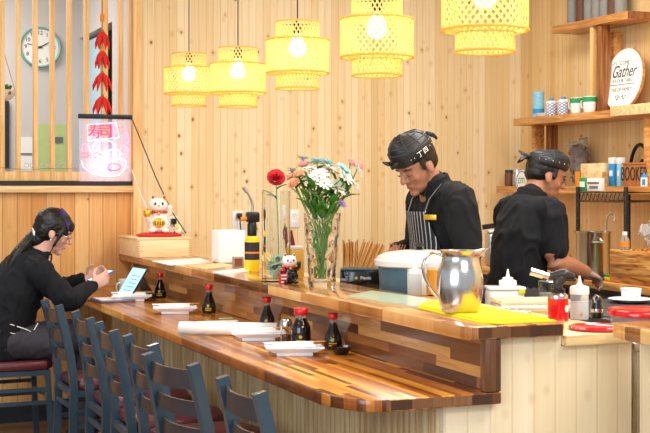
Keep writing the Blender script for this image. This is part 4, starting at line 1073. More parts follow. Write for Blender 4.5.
# middle shelf
a, b = onS(612, 4.297, Z2), onS(652, 4.297, Z2)
t = thing('shelf_lip', 'pale wooden strip on the front of the middle shelf below the round sign', 'strip', (4.297, (a.y + b.y) / 2, Z2 - .04))
MB().box((-.012, -(a.y - b.y) / 2, 0), (-.001, (a.y - b.y) / 2, .058), bev=.002).build('strip', 'light_wood', t); MB().box((-.013, (a.y - b.y) / 2 - .002, .001), (-.001, (a.y - b.y) / 2 + .001, .057)).build('end_grain', 'shelf_wood', t)
p = onS(538.5, 4.42, Z2)
t = thing('patterned_canister', 'tall light blue patterned canister at the left end of the middle shelf', 'canister', p)
MB().solid([(.037, 0), (.037, .155)], seg=28).build('body', 'label_lightblue', t); MB().solid([(.038, .155), (.038, .172)], seg=28).build('lid', 'label_lightblue', t)
MB().lathe([(.0375, .03), (.0375, .06)], seg=28).build('band', 'label_blue', t)
p = onS(536, 4.44, Z2)
t = thing('small_white_dish', 'low white dish in front of the blue canister', 'dish', (4.35, 7.1, Z2))
MB().lathe([(0, .003), (.03, .006), (.045, .022), (.047, .02), (.03, 0), (0, 0)], seg=28).build('dish', 'porcelain', t); MB().lathe([(.046, .0195), (.048, .0215), (.046, .023)], seg=28).build('rim', 'porcelain', t)
for k, (u, kd, lb) in enumerate(((551.5, 0, 'left lidded cup with blue lattice pattern on the middle shelf'), (563.5, 0, 'right lidded cup with blue lattice pattern on the middle shelf'), (577, 1, 'white cup with green band next to the blue lattice cups'), (589.5, 1, 'white cup with green band beside the pale post'))):
    p = onS(u, 4.38, Z2); t = thing('lidded_cup', lb, 'cup', p, math.radians(200), group='lidded tea cups on the middle shelf')
    if kd == 0:
        MB().lathe([(0, .004), (.026, .004), (.036, .02), (.0375, .082), (.039, .083), (.039, .02), (.03, 0), (0, 0)], seg=28).build('cup', 'blue_lattice', t)
        MB().solid([(.04, .083), (.041, .087), (.03, .098), (.01, .102)], seg=28).build('lid', 'white_gloss', t); MB().solid([(.012, .1), (.015, .108), (.012, .116)], seg=20).build('knob', 'label_blue', t)
    else:
        MB().lathe([(0, .004), (.024, .004), (.034, .02), (.041, .10), (.043, .10), (.037, .02), (.028, 0), (0, 0)], seg=28).build('cup', 'white_gloss', t)
        MB().lathe([(.0405, .066), (.0435, .096)], seg=28).build('green_band', 'label_green', t)
        MB().tube([(0, -.04, .08), (0, -.062, .075), (0, -.06, .04), (0, -.036, .03)], .004, 8).build('handle', 'white_gloss', t)
# round sign
p = onS(619, 4.46, Z2 + .005)
t = thing('round_sign', 'round white Gather sign with wooden rim leaning on the middle shelf', 'sign', p)
Rl = .188; Ml = Matrix.Translation((0, 0, .0)) @ RY(9) @ Matrix.Translation((0, 0, Rl)) @ RY(-90)     # disc axis faces the room
MB().solid([(Rl, -.016), (Rl, 0)], seg=64, M_=Ml).build('wooden_disc', 'shelf_wood', t)
MB().solid([(Rl - .003, .0), (Rl - .003, .003)], seg=64, M_=Ml).build('white_face', 'white_paper', t)
Tx = lambda x, y: (RY(9) @ Matrix.Translation((0, 0, Rl))) @ basis((-.0036, -x, y), (0, -1, 0), (0, 0, 1))
lettering('COME', .034, Tx(.0, .098), 'ink_grey', t, 'lettering', ext=.0004)
lettering('Gather', .104, Tx(.0, .046), 'ink', t, 'lettering', ext=.0006, shear=.35, sx=.8)
lettering('AT OUR TABLE', .03, Tx(0, -.008), 'ink_grey', t, 'lettering', ext=.0004)
lettering('THE DE FAMILY', .03, Tx(0, -.062), 'ink_grey', t, 'lettering', ext=.0004)
mb = MB().box((-.128, -.032, -.0004), (.128, -.029, .0006)).xf(Tx(0, 0)); mb.build('rule', 'ink', t)
for s_ in (1, -1):
    for pts, r in (([(s_ * (.008 + .05 * k / 11), -.108 + .012 * math.sin(k * .75)) for k in range(12)], .0014), ([(s_ * (.034 + .014 * math.cos(k * .6)), -.108 + .014 * math.sin(k * .6)) for k in range(10)], .0014),
                   ([(s_ * (.10 + .016 * math.cos(k * .55)), .092 + .016 * math.sin(k * .55)) for k in range(10)], .0013)):
        MB().tube([Tx(0, 0) @ V((x, y, .0004)) for x, y in pts], r, 5).build('flourish', 'ink_grey', t)
# lowest shelf
def boxy(name, u0, u1, v1, X, m, label, cat, z=Z3, depth=.1, bev=.003, kids=()):
    a = onS(u0, X, z); b = onS(u1, X, z); d = X / ray((u0 + u1) / 2)[0]; h = zat(v1, d) - z; L = (a.y - b.y)
    t = thing(name, label, cat, (X, (a.y + b.y) / 2, z))
    MB().box((0, -L / 2, 0), (depth, L / 2, h), bev=bev).build('body', m, t)
    return t, L, h
t, L, h = boxy('pale_wood_box', 580.5, 594.5, 163.5, 4.36, 'box_wood', 'left pale wood box on the lowest shelf', 'box', depth=.04); MB().box((-.003, -.002, .01), (0, L / 2 - .01, h - .01)).build('front_panel', 'light_wood', t)
t, L, h = boxy('pale_wood_box', 597, 603.5, 163, 4.40, 'box_wood', 'narrow pale wood box against the blue carton', 'box', depth=.04); MB().box((-.003, -L / 2 + .01, h * .45), (0, L / 2 - .01, h * .5)).build('groove', 'shelf_wood', t)
t, L, h = boxy('small_wood_block', 593.5, 602, 172, 4.325, 'light_wood', 'small block of light wood standing before the pale wood boxes', 'block', depth=.03); MB().box((-.0, -L / 2 - .002, 0), (.028, -L / 2, h)).build('end_grain', 'shelf_wood', t)
for (u0, u1, m, lb) in ((608.5, 613.5, 'label_blue', 'narrow blue and white carton next to the pale wood boxes'), (616.5, 620, 'label_lightblue', 'pale blue carton beside the brown crate')):
    t, L, h = boxy('drink_carton', u0, u1, 157.5, 4.40, m, lb, 'carton', depth=.035)
    MB().box((-.001, -L / 2 - .001, h * .78), (.036, L / 2 + .001, h), bev=.001).build('white_top', 'white_gloss', t); MB().box((-.0015, -L / 2 + .01, h * .35), (-.0, L / 2 - .01, h * .55)).build('white_panel', 'white_paper', t)
t, L, h = boxy('brown_crate', 622.6, 646, 162.5, 4.33, 'brown_carton', 'orange brown crate with dark BOOKER lettering on the lowest shelf', 'crate', depth=.2)
lettering('BOOKER', .112, basis((-.002, 0.0, h * .5), (0, -1, 0), (0, 0, 1)), 'ink', t, 'lettering', ext=.0012, sx=.56)
MB().box((-.004, -L / 2, h - .012), (0, L / 2, h), bev=.002).build('top_rail', 'brown_carton', t)
p = onS(643, 4.315, Z3)
t = thing('small_carton', 'small white and blue pointed carton in front of the brown crate', 'carton', p)
MB().prism([(-.0, -.022), (.014, -.022), (.014, .022), (-.0, .022)], 0, .05).build('body', 'white_gloss', t)
MB().lathe([(.024, .05), (.003, .078), (0, .08)], seg=4, M_=Matrix.Translation((.007, 0, 0)) @ Matrix.Diagonal((.45, 1.2, 1, 1)) @ RZ(45)).build('gable', 'label_blue', t)
MB().box((-.002, -.02, .008), (0, .005, .04)).build('blue_label', 'label_blue', t)
p = onS(640, 4.555, Z3)
t = thing('black_hose', 'black looped hose arching up behind the brown crate', 'hose', p)
MB().tube([(0, .10 * math.cos(a) , .06 + .185 * math.sin(a)) for a in [PI * k / 14 for k in range(15)]], .011, 10).build('hose', 'black_plastic', t)
MB().solid([(.014, .0), (.02, .02), (.022, .06), (.01, .08)], c=(-.0, -.03, .08), seg=16).build('nozzle', 'black_plastic', t); MB().cyl((0, .1, 0), (0, .1, .06), .012).cyl((0, -.1, 0), (0, -.1, .06), .012).build('hose_end', 'black_plastic', t)
def crumple(mb, amp, fr, seed):
    for v in mb.bm.verts:
        q = v.co * fr + V((seed, 0, 0)); v.co += V((noise.noise(q), noise.noise(q + V((9, 0, 0))), noise.noise(q + V((0, 9, 0))))) * amp
    return mb
p = onS(579, 4.52, Z3)
t = thing('plastic_bag_of_spices', 'crinkled clear bag of brown dried spices behind the pale wood boxes', 'bag', p)
crumple(MB().loft([(0, 0, .02), (0, 0, .12), (0, .01, .22), (0, .02, .275)], [(.06, .03), (.085, .045), (.09, .04), (.1, .012)], (0, 1, 0), 24, sub=5), .03, 28, 3).build('bag', 'film_plastic', t, ang=20)
crumple(MB().loft([(0, 0, .03), (0, 0, .12), (0, .01, .23)], [(.05, .022), (.075, .035), (.08, .03)], (0, 1, 0), 20, sub=5), .02, 40, 7).build('spices', 'spice', t, ang=20)
p = onS(577.5, 4.345, Z3)
t = thing('orange_packet', 'narrow orange packet left of the pale wood boxes', 'packet', p)
MB().box((-.008, -.018, 0), (.008, .018, .09), bev=.003).build('packet', 'orange_paint', t); MB().box((-.009, -.018, .085), (.009, .018, .09)).build('sealed_top', 'gold', t)
for (u, m, lb, X) in ((509.5, 'spice', 'dark spice jar at the left end of the lowest shelf', 4.42), (517.5, 'steel_rough', 'grey metal jar next to the dark spice jar', 4.42)):
    p = onS(u, X, Z3); t = thing('shelf_jar', lb, 'jar', p)
    MB().solid([(.03, 0), (.033, .01), (.033, .08), (.028, .09)], seg=24).build('body', m, t); MB().solid([(.031, .09), (.031, .11)], seg=24).build('lid', 'knob_dark' if m == 'spice' else 'steel', t)
p = SX(523, 181, 4.30)
t = thing('round_sticker', 'round white badge with green and blue letters hanging on the lowest shelf edge', 'badge', (4.298, p.y, p.z))
MB().solid([(.072, 0), (.072, .008)], seg=40, M_=RY(-90)).build('disc', 'white_gloss', t)
MB().lathe([(.066, .0085), (.058, .0085)], seg=40, M_=RY(-90)).build('ring', 'label_blue', t)
lettering('DTI', .052, basis((-.0095, 0, 0), (0, -1, 0), (0, 0, 1)), 'label_green', t, 'lettering', ext=.0006)
# ================================================================ BACK COUNTER ITEMS
ZB = .91
a = onS(578, 4.08, ZB); b = onS(626, 4.08, ZB)
t = thing('wire_rack', 'black wire shelf rack standing on the back worktop', 'rack', (4.08, b.y, ZB)); Lr = a.y - b.y; zr = 1.36 - ZB
for x in (0, .34):
    for y in (0, Lr):
        pp = MB().cyl((x, y, 0), (x, y, zr + .03), .0125).build('post', 'black_plastic', t)
        mb = MB()
        for k in range(12): mb.tube([(x + .0135 * math.cos(q * PI / 6), y + .0135 * math.sin(q * PI / 6), .04 * k + .02) for q in range(12)], .0012, 5, closed=True)
        mb.build('groove_ring', 'black_gloss', pp)
mb = MB()
for z in (zr, zr - .05):
    mb.tube([(0, 0, z), (.34, 0, z), (.34, Lr, z), (0, Lr, z)], .005, 8, closed=True)
for k in range(14):
    y = Lr * k / 13; mb.cyl((0, y, zr), (.34, y, zr), .0025, seg=6)
for k in range(24):
    y0, y1 = Lr * k / 24, Lr * (k + 1) / 24
    mb.cyl((0, y0, zr if k % 2 else zr - .05), (0, y1, zr - .05 if k % 2 else zr), .0025, seg=6)
mb.build('wire_shelf', 'black_gloss', t)
zt = ZB + zr + .0055
def onr(name, u0, u1, v1, X, m, label, cat, depth=.03):
    return boxy(name, u0, u1, v1, X, m, label, cat, z=zt, depth=depth)
t, L, h = onr('green_carton', 579.0, 585.5, 177.5, 4.10, 'label_green', 'small green carton on top of the black wire rack', 'carton'); MB().box((-.0015, -L / 2 + .008, h * .3), (0, L / 2 - .008, h * .7)).build('white_panel', 'white_paper', t)
t, L, h = onr('labelled_box', 586.6, 600, 178, 4.095, 'white_plastic', 'grey white labelled box on top of the wire rack', 'box')
lb = MB().box((-.0015, -L / 2 + .01, h * .55), (0, L / 2 - .01, h * .7)).box((-.0015, -L / 2 + .02, h * .2), (0, L / 2 - .03, h * .4)).build('printed_label', 'ink_grey', t)
p = onS(603, 4.0, ZB)
t = thing('stock_pot', 'tall polished steel stock pot below the wire rack', 'pot', (3.92, p.y - .03, ZB), math.radians(70))
MB().lathe([(0, .004), (.088, .004), (.088, .24), (.094, .243), (.094, .236), (.091, .232), (.0915, .012), (.08, 0), (0, 0)], seg=48).build('body', 'steel', t)
for s_ in (1, -1): MB().tube([(s_ * .09, -.03, .19), (s_ * .118, -.025, .19), (s_ * .118, .025, .19), (s_ * .09, .03, .19)], .005, 8).build('handle', 'chrome', t)
MB().solid([(.087, .18), (.087, .183)], seg=40).build('broth', 'amber', t)
t2 = thing('ladle', 'steel ladle with hooked handle standing in the stock pot', 'ladle', (3.93, p.y - .08, ZB + .02))
MB().tube([(0, 0, .03), (.01, -.015, .16), (.02, -.035, .30), (.03, -.05, .325), (.04, -.065, .315), (.04, -.065, .28)], .006, 10).build('handle', 'steel', t2)
MB().lathe([(0, 0), (.02, .004), (.034, .022), (.036, .03), (.033, .028), (.018, .007), (0, .003)], seg=24).build('bowl', 'steel', t2)
# wooden crate
a = onS(609.5, 3.79, ZB)
t = thing('wooden_crate', 'wooden crate with strong burnt grain at the edge of the worktop', 'crate', (3.79, a.y - .23, ZB))
MB().box((0, -.23, 0), (.018, .23, .165), bev=.003).build('front_panel', 'crate_wood', t); MB().box((.282, -.23, 0), (.3, .23, .165), bev=.003).build('back_panel', 'crate_wood', t)
for y in (-.23, .212): MB().box((.019, y, .0), (.281, y + .018, .165), bev=.002).build('side_panel', 'crate_wood', t)
MB().box((.019, -.211, .12), (.281, .211, .13)).build('inner_board', 'light_wood', t)
t = thing('clear_plastic_bag', 'slumped clear plastic bag lying on the burnt grain crate', 'bag', (3.94, a.y - .22, ZB + .166))
crumple(MB().loft([(0, .06, .05), (0, 0, .085), (0, -.09, .09), (0, -.16, .05)], [(.05, .03), (.1, .07), (.10, .075), (.07, .04)], (1, 0, 0), 30, sub=6), .045, 20, 1).build('bag', 'film_plastic', t, ang=20)
MB().tube([(0, .04, .09), (.01, .085, .19), (0, .07, .245), (-.01, .0, .18), (0, -.12, .08)], [.006, .012, .008, .012, .006], 8).build('twisted_neck', 'film_plastic', t)
t = thing('small_sauce_bottle', 'tiny clear bottle with white cap beside the plastic bag', 'bottle', (3.84, a.y - .06, ZB + .166))
MB().solid([(.02, 0), (.024, .01), (.024, .05), (.012, .07), (.01, .075)], seg=20).build('body', 'clear_plastic', t); MB().solid([(.013, .072), (.013, .09)], seg=16).build('cap', 'white_plastic', t)
MB().lathe([(.0245, .015), (.0245, .04)], seg=20).build('label', 'orange_paint', t)
t = thing('yellow_sponge', 'yellow sponge against the burnt grain crate beside the gloved hand', 'sponge', (3.86, a.y + .05, ZB))
MB().box((-.05, -.03, 0), (.05, .03, .025), bev=.008).build('sponge', 'yellow_cloth', t); MB().box((-.05, -.03, .025), (.05, .03, .034), bev=.003).build('scouring_pad', 'label_green', t)
t = thing('dark_tray', 'dark flat tray at the front of the back worktop under the cook\'s hand', 'tray', (3.88, a.y + .25, ZB))
MB().box((-.11, -.16, 0), (.11, .16, .008), bev=.003).build('base', 'knob_dark', t); MB().tube([(-.11, -.16, .012), (.11, -.16, .012), (.11, .16, .012), (-.11, .16, .012)], .005, 8, closed=True).build('rim', 'steel_rough', t)
t = thing('blue_gas_burner', 'small portable burner with blue front beside the stock pot', 'burner', (3.92, a.y + .26 - .04, ZB + .014)) if False else None
p = onS(498, 3.92, ZB)
t = thing('rice_cooker', 'grey box shaped rice cooker with black handle between the two cooks', 'cooker', p, math.radians(-20))
MB().box((-.07, -.07, 0), (.07, .07, .2), bev=.02, seg=4).build('body', 'steel_rough', t); MB().box((-.068, -.068, .2), (.068, .068, .222), bev=.01, seg=3).build('lid', 'cream_plastic', t)
MB().band([V((-.1, -.03, .235)), V((-.03, -.03, .245)), V((.05, -.03, .232))], .03, .014).build('handle', 'black_plastic', t)
# ================================================================ LEDGE AND PREP TABLE ITEMS
ZP = .945; ZT = .90
t = thing('rice_warmer', 'large cream lidded warmer with blue grey body behind the green mat', 'warmer', (2.325, 4.74, ZP)); KW = 1.13
MB().solid([(.135, 0), (.14, .01), (.146, .13), (.146, .14)], seg=48, ex=KW, ey=KW).build('body', 'teal_body', t)
bm = MB()
mb = MB(); aa = [math.radians(-132 + 8 * k) for k in range(15)]
for z0, z1 in ((.0, .145),):
    bmv = []
    for a_ in aa: bmv.append([mb.bm.verts.new((KW * (.1435 + .006 * (z / .145)) * math.cos(a_), KW * (.1435 + .006 * (z / .145)) * math.sin(a_), z)) for z in (z0, z1)])
    for A, B in zip(bmv, bmv[1:]): mb.bm.faces.new([A[0], B[0], B[1], A[1]])
mb.build('front_panel', 'cream_plastic', t).modifiers.new('s', 'SOLIDIFY').thickness = .004
MB().solid([(.150, .137), (.160, .143), (.161, .165), (.157, .17)], seg=56, ex=KW, ey=KW).build('rim', 'cream_plastic', t)
MB().solid([(.155, .17), (.15, .182), (.12, .198), (.06, .208), (.0, .21)], seg=56, ex=KW, ey=KW).build('lid', 'cream_plastic', t)
MB().solid([(.018, .207), (.012, .217), (.022, .224), (.024, .234), (.012, .238)], seg=24).build('knob', 'black_gloss', t)
for c_ in bpy.data.objects['rice_warmer'].children: c_.scale = (1, 1, .92)
t = thing('wooden_block', 'brown wooden block under the tub of orange liquid', 'block', (2.25, 4.42, ZP))
MB().box((-.07, -.06, 0), (.07, .06, .035), bev=.003).build('block', 'crate_wood', t); MB().box((-.071, -.06, .014), (-.07, .06, .018)).build('saw_cut', 'dark_post', t)
t = thing('orange_tub', 'clear tub of orange liquid partly hidden behind the pitcher handle', 'tub', (2.25, 4.42, ZP + .035))
MB().lathe([(0, .003), (.042, .003), (.047, .115), (.05, .116), (.045, 0), (0, 0)], seg=32).build('tub', 'thin_glass', t); MB().solid([(.0415, .005), (.046, .1)], seg=32).build('liquid', 'orange_liquid', t)
t = thing('sauce_bottle', 'white pointed squeeze bottle between the warmer lid and orange tub', 'bottle', (2.20, 4.52, ZP))
MB().solid([(.024, 0), (.026, .01), (.026, .1), (.022, .115)], seg=24).build('body', 'film_plastic', t); MB().solid([(.025, .113), (.025, .128), (.009, .134), (.004, .17)], seg=24).build('cap', 'white_plastic', t)
# skewer box
t = thing('black_dispenser', 'black box dispenser with small yellow mark holding the bamboo chopsticks', 'dispenser', (2.235, 5.12, ZP), math.radians(-24))
MB().box((-.09, -.06, 0), (.09, .06, .092), bev=.006).build('body', 'black_gloss', t); MB().box((-.088, -.058, .092), (.088, .058, .1), bev=.003).build('lid', 'teal_body', t)
MB().solid([(.006, 0), (.006, .0012)], seg=14, M_=Matrix.Translation((-.02, -.061, .06)) @ Mf).build('emblem', 'gold', t); lettering('Plastic', .018, basis((.02, -.0612, .06), (1, 0, 0), (0, 0, 1)), 'white_paper', t, 'lettering', ext=.0003)
def stick(p, d, L, i, lb, grp, r=.003):
    t = MB(); d = V(d).normalized(); t.tube([V((0, 0, 0)), d * L * .5, d * L], [r, r, r * .8], 6)
    o = t.build('bamboo_chopstick', 'bamboo_dark' if i % 3 == 0 else 'bamboo_stick'); o.location = p; tag(o, lb, 'chopstick', grp)
zc = ZP + .101
def LB(x, y):                                     # local point of the dispenser
    a_ = math.radians(-24); return V((2.235 + x * math.cos(a_) - y * math.sin(a_), 5.12 + x * math.sin(a_) + y * math.cos(a_), zc))
k = 0
for i in range(8):
    for j in range(2):
        stick(LB(-.075 + .008 * i, -.01 + .014 * j), (random.uniform(-.06, .03), random.uniform(-.05, .05), 1), random.uniform(.1, .122), k, 'upright bamboo chopstick in the left bundle above the black dispenser', 'upright chopsticks above the black dispenser'); k += 1
for i in range(13):
    for j in range(2):
        stick(LB(-.025 + .0072 * i, -.01 + .018 * j), (.36 + .012 * i + random.uniform(-.03, .03), random.uniform(-.05, .05), 1), .122 - .0016 * i + random.uniform(-.008, .006), k, 'bamboo chopstick in the wide bundle leaning right above the black dispenser', 'leaning chopsticks above the black dispenser'); k += 1
t = thing('utensil_cup', 'small steel cup of chopsticks right of the black dispenser', 'cup', (2.36, 5.12, ZP))
MB().lathe([(0, .003), (.034, .003), (.038, .1), (.04, .1), (.036, 0), (0, 0)], seg=24).build('cup', 'steel', t); MB().lathe([(.0385, .098), (.042, .101), (.0385, .104)], seg=24).build('rim', 'steel', t)
for i in range(6): stick(V((2.345 + .006 * i, 5.11 + .004 * (i % 3), ZP + .006)), (.12 + .05 * i, .0, 1), .2, k, 'bamboo chopstick in the small steel cup', 'chopsticks in the steel cup')
# trays, bottles
t = None
rt = math.radians(-16)
for k, (m, h, lb) in enumerate((('shelf_wood', .018, 'brown tray at the bottom of the tray stack behind the yellow cloth'), ('light_wood', .02, 'golden wooden tray in the middle of the tray stack'), ('white_gloss', .014, 'white tray third in the tray stack, under the top one'), ('box_wood', .014, 'topmost pale wooden tray of the stack behind the yellow cloth'))):
    z = ZT + sum((.018, .02, .014, .014)[:k]) + .0008 * k
    t = thing('serving_tray', lb, 'tray', (2.575, 4.27, z), rt, group='trays stacked on the prep table')
    MB().box((-.145, -.09, 0), (.145, .09, h * .6), bev=.002).build('base', m, t)
    MB().tube([(-.142, -.087, h * .66), (.142, -.087, h * .66), (.142, .087, h * .66), (-.142, .087, h * .66)], h * .33, 8, closed=True).build('rim', m, t)
t = thing('foil_sheet', 'crumpled silver foil lying between the yellow cloth and the trays', 'foil', (2.31, 4.06, ZP + .004))
gm = bmesh.new(); bmesh.ops.create_grid(gm, x_segments=26, y_segments=26, size=.085); mb = MB(); mb.bm.free(); mb.bm = gm
for v in gm.verts: v.co.z += .012 * abs(noise.noise(v.co * 30)) + .006 * noise.noise(v.co * 90)
mb.build('sheet', 'foil', t).modifiers.new('s', 'SOLIDIFY').thickness = .0006
MB().tube([(-.08, -.08, .004), (0, -.083, .008), (.08, -.08, .004)], .003, 6).build('folded_edge', 'foil', t)
t = thing('white_container', 'low white lidded container behind the tray stack', 'container', (2.60, 4.53, ZT), rt)
MB().box((-.07, -.05, 0), (.07, .05, .085), bev=.012, seg=3).build('tub', 'white_plastic', t); MB().box((-.075, -.055, .085), (.075, .055, .098), bev=.005).build('lid', 'white_gloss', t)
MB().box((.045, -.057, .07), (.07, -.05, .09), bev=.003).build('yellow_clip', 'yellow_plastic', t)
p = V((2.615, 4.53, ZT + .099))
t = thing('squat_squeeze_bottle', 'white stepped squeeze top standing on the low white container', 'bottle', p)
MB().solid([(.034, 0), (.035, .004), (.035, .02), (.03, .022), (.022, .024), (.021, .032), (.008, .036), (.003, .066)], seg=28).build('cap', 'white_plastic', t); MB().lathe([(.0352, .002), (.0358, .005), (.0352, .008)], seg=28).build('collar', 'white_gloss', t)
p = W(527, 290, 5.22)
t = thing('glass_tumbler', 'short glass tumbler beside the white container', 'glass', (2.77, 4.47, ZT))
MB().lathe([(0, .006), (.036, .006), (.042, .115), (.044, .115), (.04, 0), (0, 0)], seg=32).build('glass_body', 'thin_glass', t); MB().solid([(.0355, .008), (.039, .07)], seg=28).build('contents', 'steel_rough', t)
MB().lathe([(.041, .112), (.045, .116), (.041, .119)], seg=32).build('rim', 'steel', t)
# red can torch
p = G(558, 321.5, ZP)
t = thing('red_can_torch', 'red gas can with black and chrome kitchen torch head', 'torch', p, math.radians(-22))
MB().solid([(.032, 0), (.0345, .003), (.0345, .078)], seg=36).build('gas_can', 'red_gloss', t)
MB().solid([(.0345, .078), (.033, .088), (.024, .096), (.018, .099)], seg=36).build('can_shoulder', 'steel', t)
MB().lathe([(.0350, .0), (.0355, .003), (.0350, .006)], seg=36).build('bottom_rim', 'steel', t)
MB().solid([(.009, 0), (.009, .0006)], seg=20, M_=Matrix.Translation((.024, -.0255, .045)) @ RZ(43) @ Mf @ Matrix.Diagonal((1, 1.3, 1, 1))).build('printed_logo', 'white_gloss', t)
MB().solid([(.0215, .095), (.024, .1), (.024, .108), (.016, .112), (.013, .125)], seg=24).build('collar', 'black_plastic', t)
MB().loft([(.0, 0, .115), (.0, 0, .13), (.012, 0, .145)], [(.014, .014), (.016, .018), (.015, .02)], (0, 1, 0), 16, sub=3).loft([(-.026, 0, .15), (.02, 0, .158), (.034, 0, .156), (.05, 0, .15)], [(.012, .013), (.015, .018), (.013, .015), (.008, .009)], (0, 1, 0), 16, sub=4).build('torch_body', 'knob_dark', t)
MB().cyl((-.02, 0, .148), (-.052, 0, .157), .011).build('nozzle_sleeve', 'steel_rough', t); MB().cyl((-.05, 0, .156), (-.092, 0, .168), .0135).build('nozzle', 'chrome', t)
MB().box((.02, -.01, .135), (.06, .01, .142), bev=.002).build('trigger', 'black_plastic', t)
p = G(579.5, 319.5, ZP)
t = thing('squeeze_bottle', 'clear squeeze bottle with white pointed cap beside the red can', 'bottle', p)
MB().solid([(.029, 0), (.031, .005), (.031, .086), (.029, .09)], seg=32).build('body', 'film_plastic', t)
MB().solid([(.027, .003), (.0285, .06)], seg=28).build('contents', 'white_plastic', t)
MB().solid([(.032, .086), (.0325, .09), (.0325, .108), (.03, .112), (.012, .117), (.007, .125), (.003, .148)], seg=32).build('cap', 'white_plastic', t)
MB().solid([(.005, 0), (.005, .001)], seg=12, M_=Matrix.Translation((-.012, -.0305, .02)) @ Mf).build('orange_dot', 'orange_paint', t)
p = G(597, 318, ZP)
t = thing('pepper_grinder', 'small ribbed black grinder with chrome clasp beside the squeeze bottle', 'grinder', p)
MB().solid([(.02, 0), (.021, .005), (.021, .04), (.017, .05), (.019, .06), (.014, .072), (.008, .078)], seg=12).build('body', 'black_gloss', t)
MB().tube([(-.016, -.012, .055), (-.022, -.014, .07), (-.012, -.012, .08), (.002, -.01, .07)], .0035, 8).build('clasp', 'chrome', t); MB().lathe([(.0215, .02), (.0225, .026), (.0215, .032)], seg=24).build('ring', 'chrome', t)
p = G(591, 326, ZP)
t = thing('red_lid', 'flat shiny red lid lying at the end of the pale ledge', 'dish', (2.325, 3.468, ZP))  # a loose container lid lying flat
MB().solid([(.082, 0), (.088, .002), (.092, .008), (.089, .013), (.083, .01), (.077, .006)], seg=48).build('dish', 'red_gloss', t); MB().solid([(.03, .006), (.03, .008)], seg=28).build('raised_disc', 'red_plastic', t)
t = thing('red_lidded_tub', 'clear round tub with red lid at the right edge', 'tub', (2.585, 3.60, ZT))
MB().lathe([(0, .003), (.09, .003), (.102, .07), (.105, .07), (.095, 0), (0, 0)], seg=48).build('tub', 'film_plastic', t); MB().solid([(.085, .005), (.094, .045)], seg=40).build('contents', 'petal_pink', t)
MB().solid([(.106, .068), (.112, .07), (.113, .082), (.108, .09), (.1, .087), (.09, .084)], seg=48).build('lid', 'red_gloss', t)
t = thing('yellow_marker', 'thin yellow piece standing between raised counter and pale ledge', 'marker', tuple(G(567, 333, ZP) + V((.0, .02, 0))))
MB().tube([(0, 0, 0), (0, 0, .03)], [.004, .0035], 10).build('barrel', 'yellow_plastic', t); MB().tube([(0, 0, .03), (0, 0, .04)], [.003, .0008], 10).build('tip', 'orange_paint', t)
t = thing('black_board', 'dark grey board on the prep table under the teacup', 'board', (2.90, 4.12, ZT))
MB().box((-.27, -.32, 0), (.30, .42, .03), bev=.008).build('board', 'knob_dark', t); MB().box((-.24, -.29, .03), (.27, .39, .034), bev=.002).build('mat', 'dark_base', t)
p = G(631, 302, ZT + .036)
t = thing('saucer', 'white saucer under the teacup on the dark board', 'saucer', (p.x, p.y, ZT + .0345))
MB().lathe([(0, .003), (.045, .004), (.07, .009), (.088, .014), (.09, .0155), (.07, .006), (.05, 0), (0, 0)], seg=40).build('plate', 'porcelain', t); MB().lathe([(.088, .0138), (.0912, .0155), (.088, .017)], seg=40).build('rim', 'porcelain', t)
t = thing('teacup', 'white teacup standing on the saucer', 'teacup', (p.x, p.y, ZT + .0385))
MB().lathe([(0, .006), (.022, .008), (.034, .025), (.041, .052), (.043, .052), (.037, .022), (.026, .004), (.026, 0), (0, 0)], seg=36).build('cup', 'porcelain', t); MB().tube([(-.0, -.04, .042), (0, -.06, .04), (0, -.058, .02), (0, -.034, .016)], .0035, 8).build('handle', 'porcelain', t)
# ================================================================ PEOPLE
def hand(mb, w, d, pn, side, curl=1.0, s=1.0):
    w, d = V(w), V(d).normalized(); pn = V(pn); pn = (pn - pn.dot(d) * d).normalized(); sd = d.cross(pn)
    if sd.dot(V(side)) < 0: sd = -sd
    e = w + d * .082 * s
    mb.loft([w - d * .01, w + d * .03 * s, w + d * .06 * s, e], [(.026 * s, .02 * s), (.034 * s, .0165 * s), (.039 * s, .0145 * s), (.038 * s, .012 * s)], sd, 16)
    for o, L, k in ((.0285, .070, .9), (.0095, .079, 1.0), (-.0095, .073, 1.08), (-.028, .057, 1.2)):
        b = w + d * (.076 - abs(o) * .25) * s + sd * o * s; pts = [b - d * .012, b]; ang = 0; p = b
        for q, (fr, bn) in enumerate(((.45, 22), (.30, 42), (.25, 30))):
            ang += math.radians(bn * curl * k); p = p + (d * math.cos(ang) + pn * math.sin(ang) + sd * o * .6) * L * fr * s; pts.append(p)
        mb.loft(pts, [(.0088 * s,) * 2, (.0088 * s,) * 2, (.0082 * s,) * 2, (.0076 * s,) * 2, (.0066 * s,) * 2], sd, 10)
    b = w + d * .022 * s + sd * .024 * s; p1 = b + (d * .45 + sd * .7 + pn * .35).normalized() * .036 * s; p2 = p1 + (d * .75 + sd * .3 + pn * .5).normalized() * .03 * s; p3 = p2 + (d * .8 + pn * .6).normalized() * .022 * s
    mb.loft([b - sd * .01, b, p1, p2, p3], [(.013 * s,) * 2, (.0125 * s,) * 2, (.0105 * s,) * 2, (.0095 * s,) * 2, (.0075 * s,) * 2], pn, 10)
def head_frame(c, yaw, pitch, roll=0):
    return Matrix.Translation(V(c)) @ Matrix.Rotation(yaw, 4, 'Z') @ Matrix.Rotation(pitch, 4, 'Y') @ Matrix.Rotation(roll, 4, 'X')
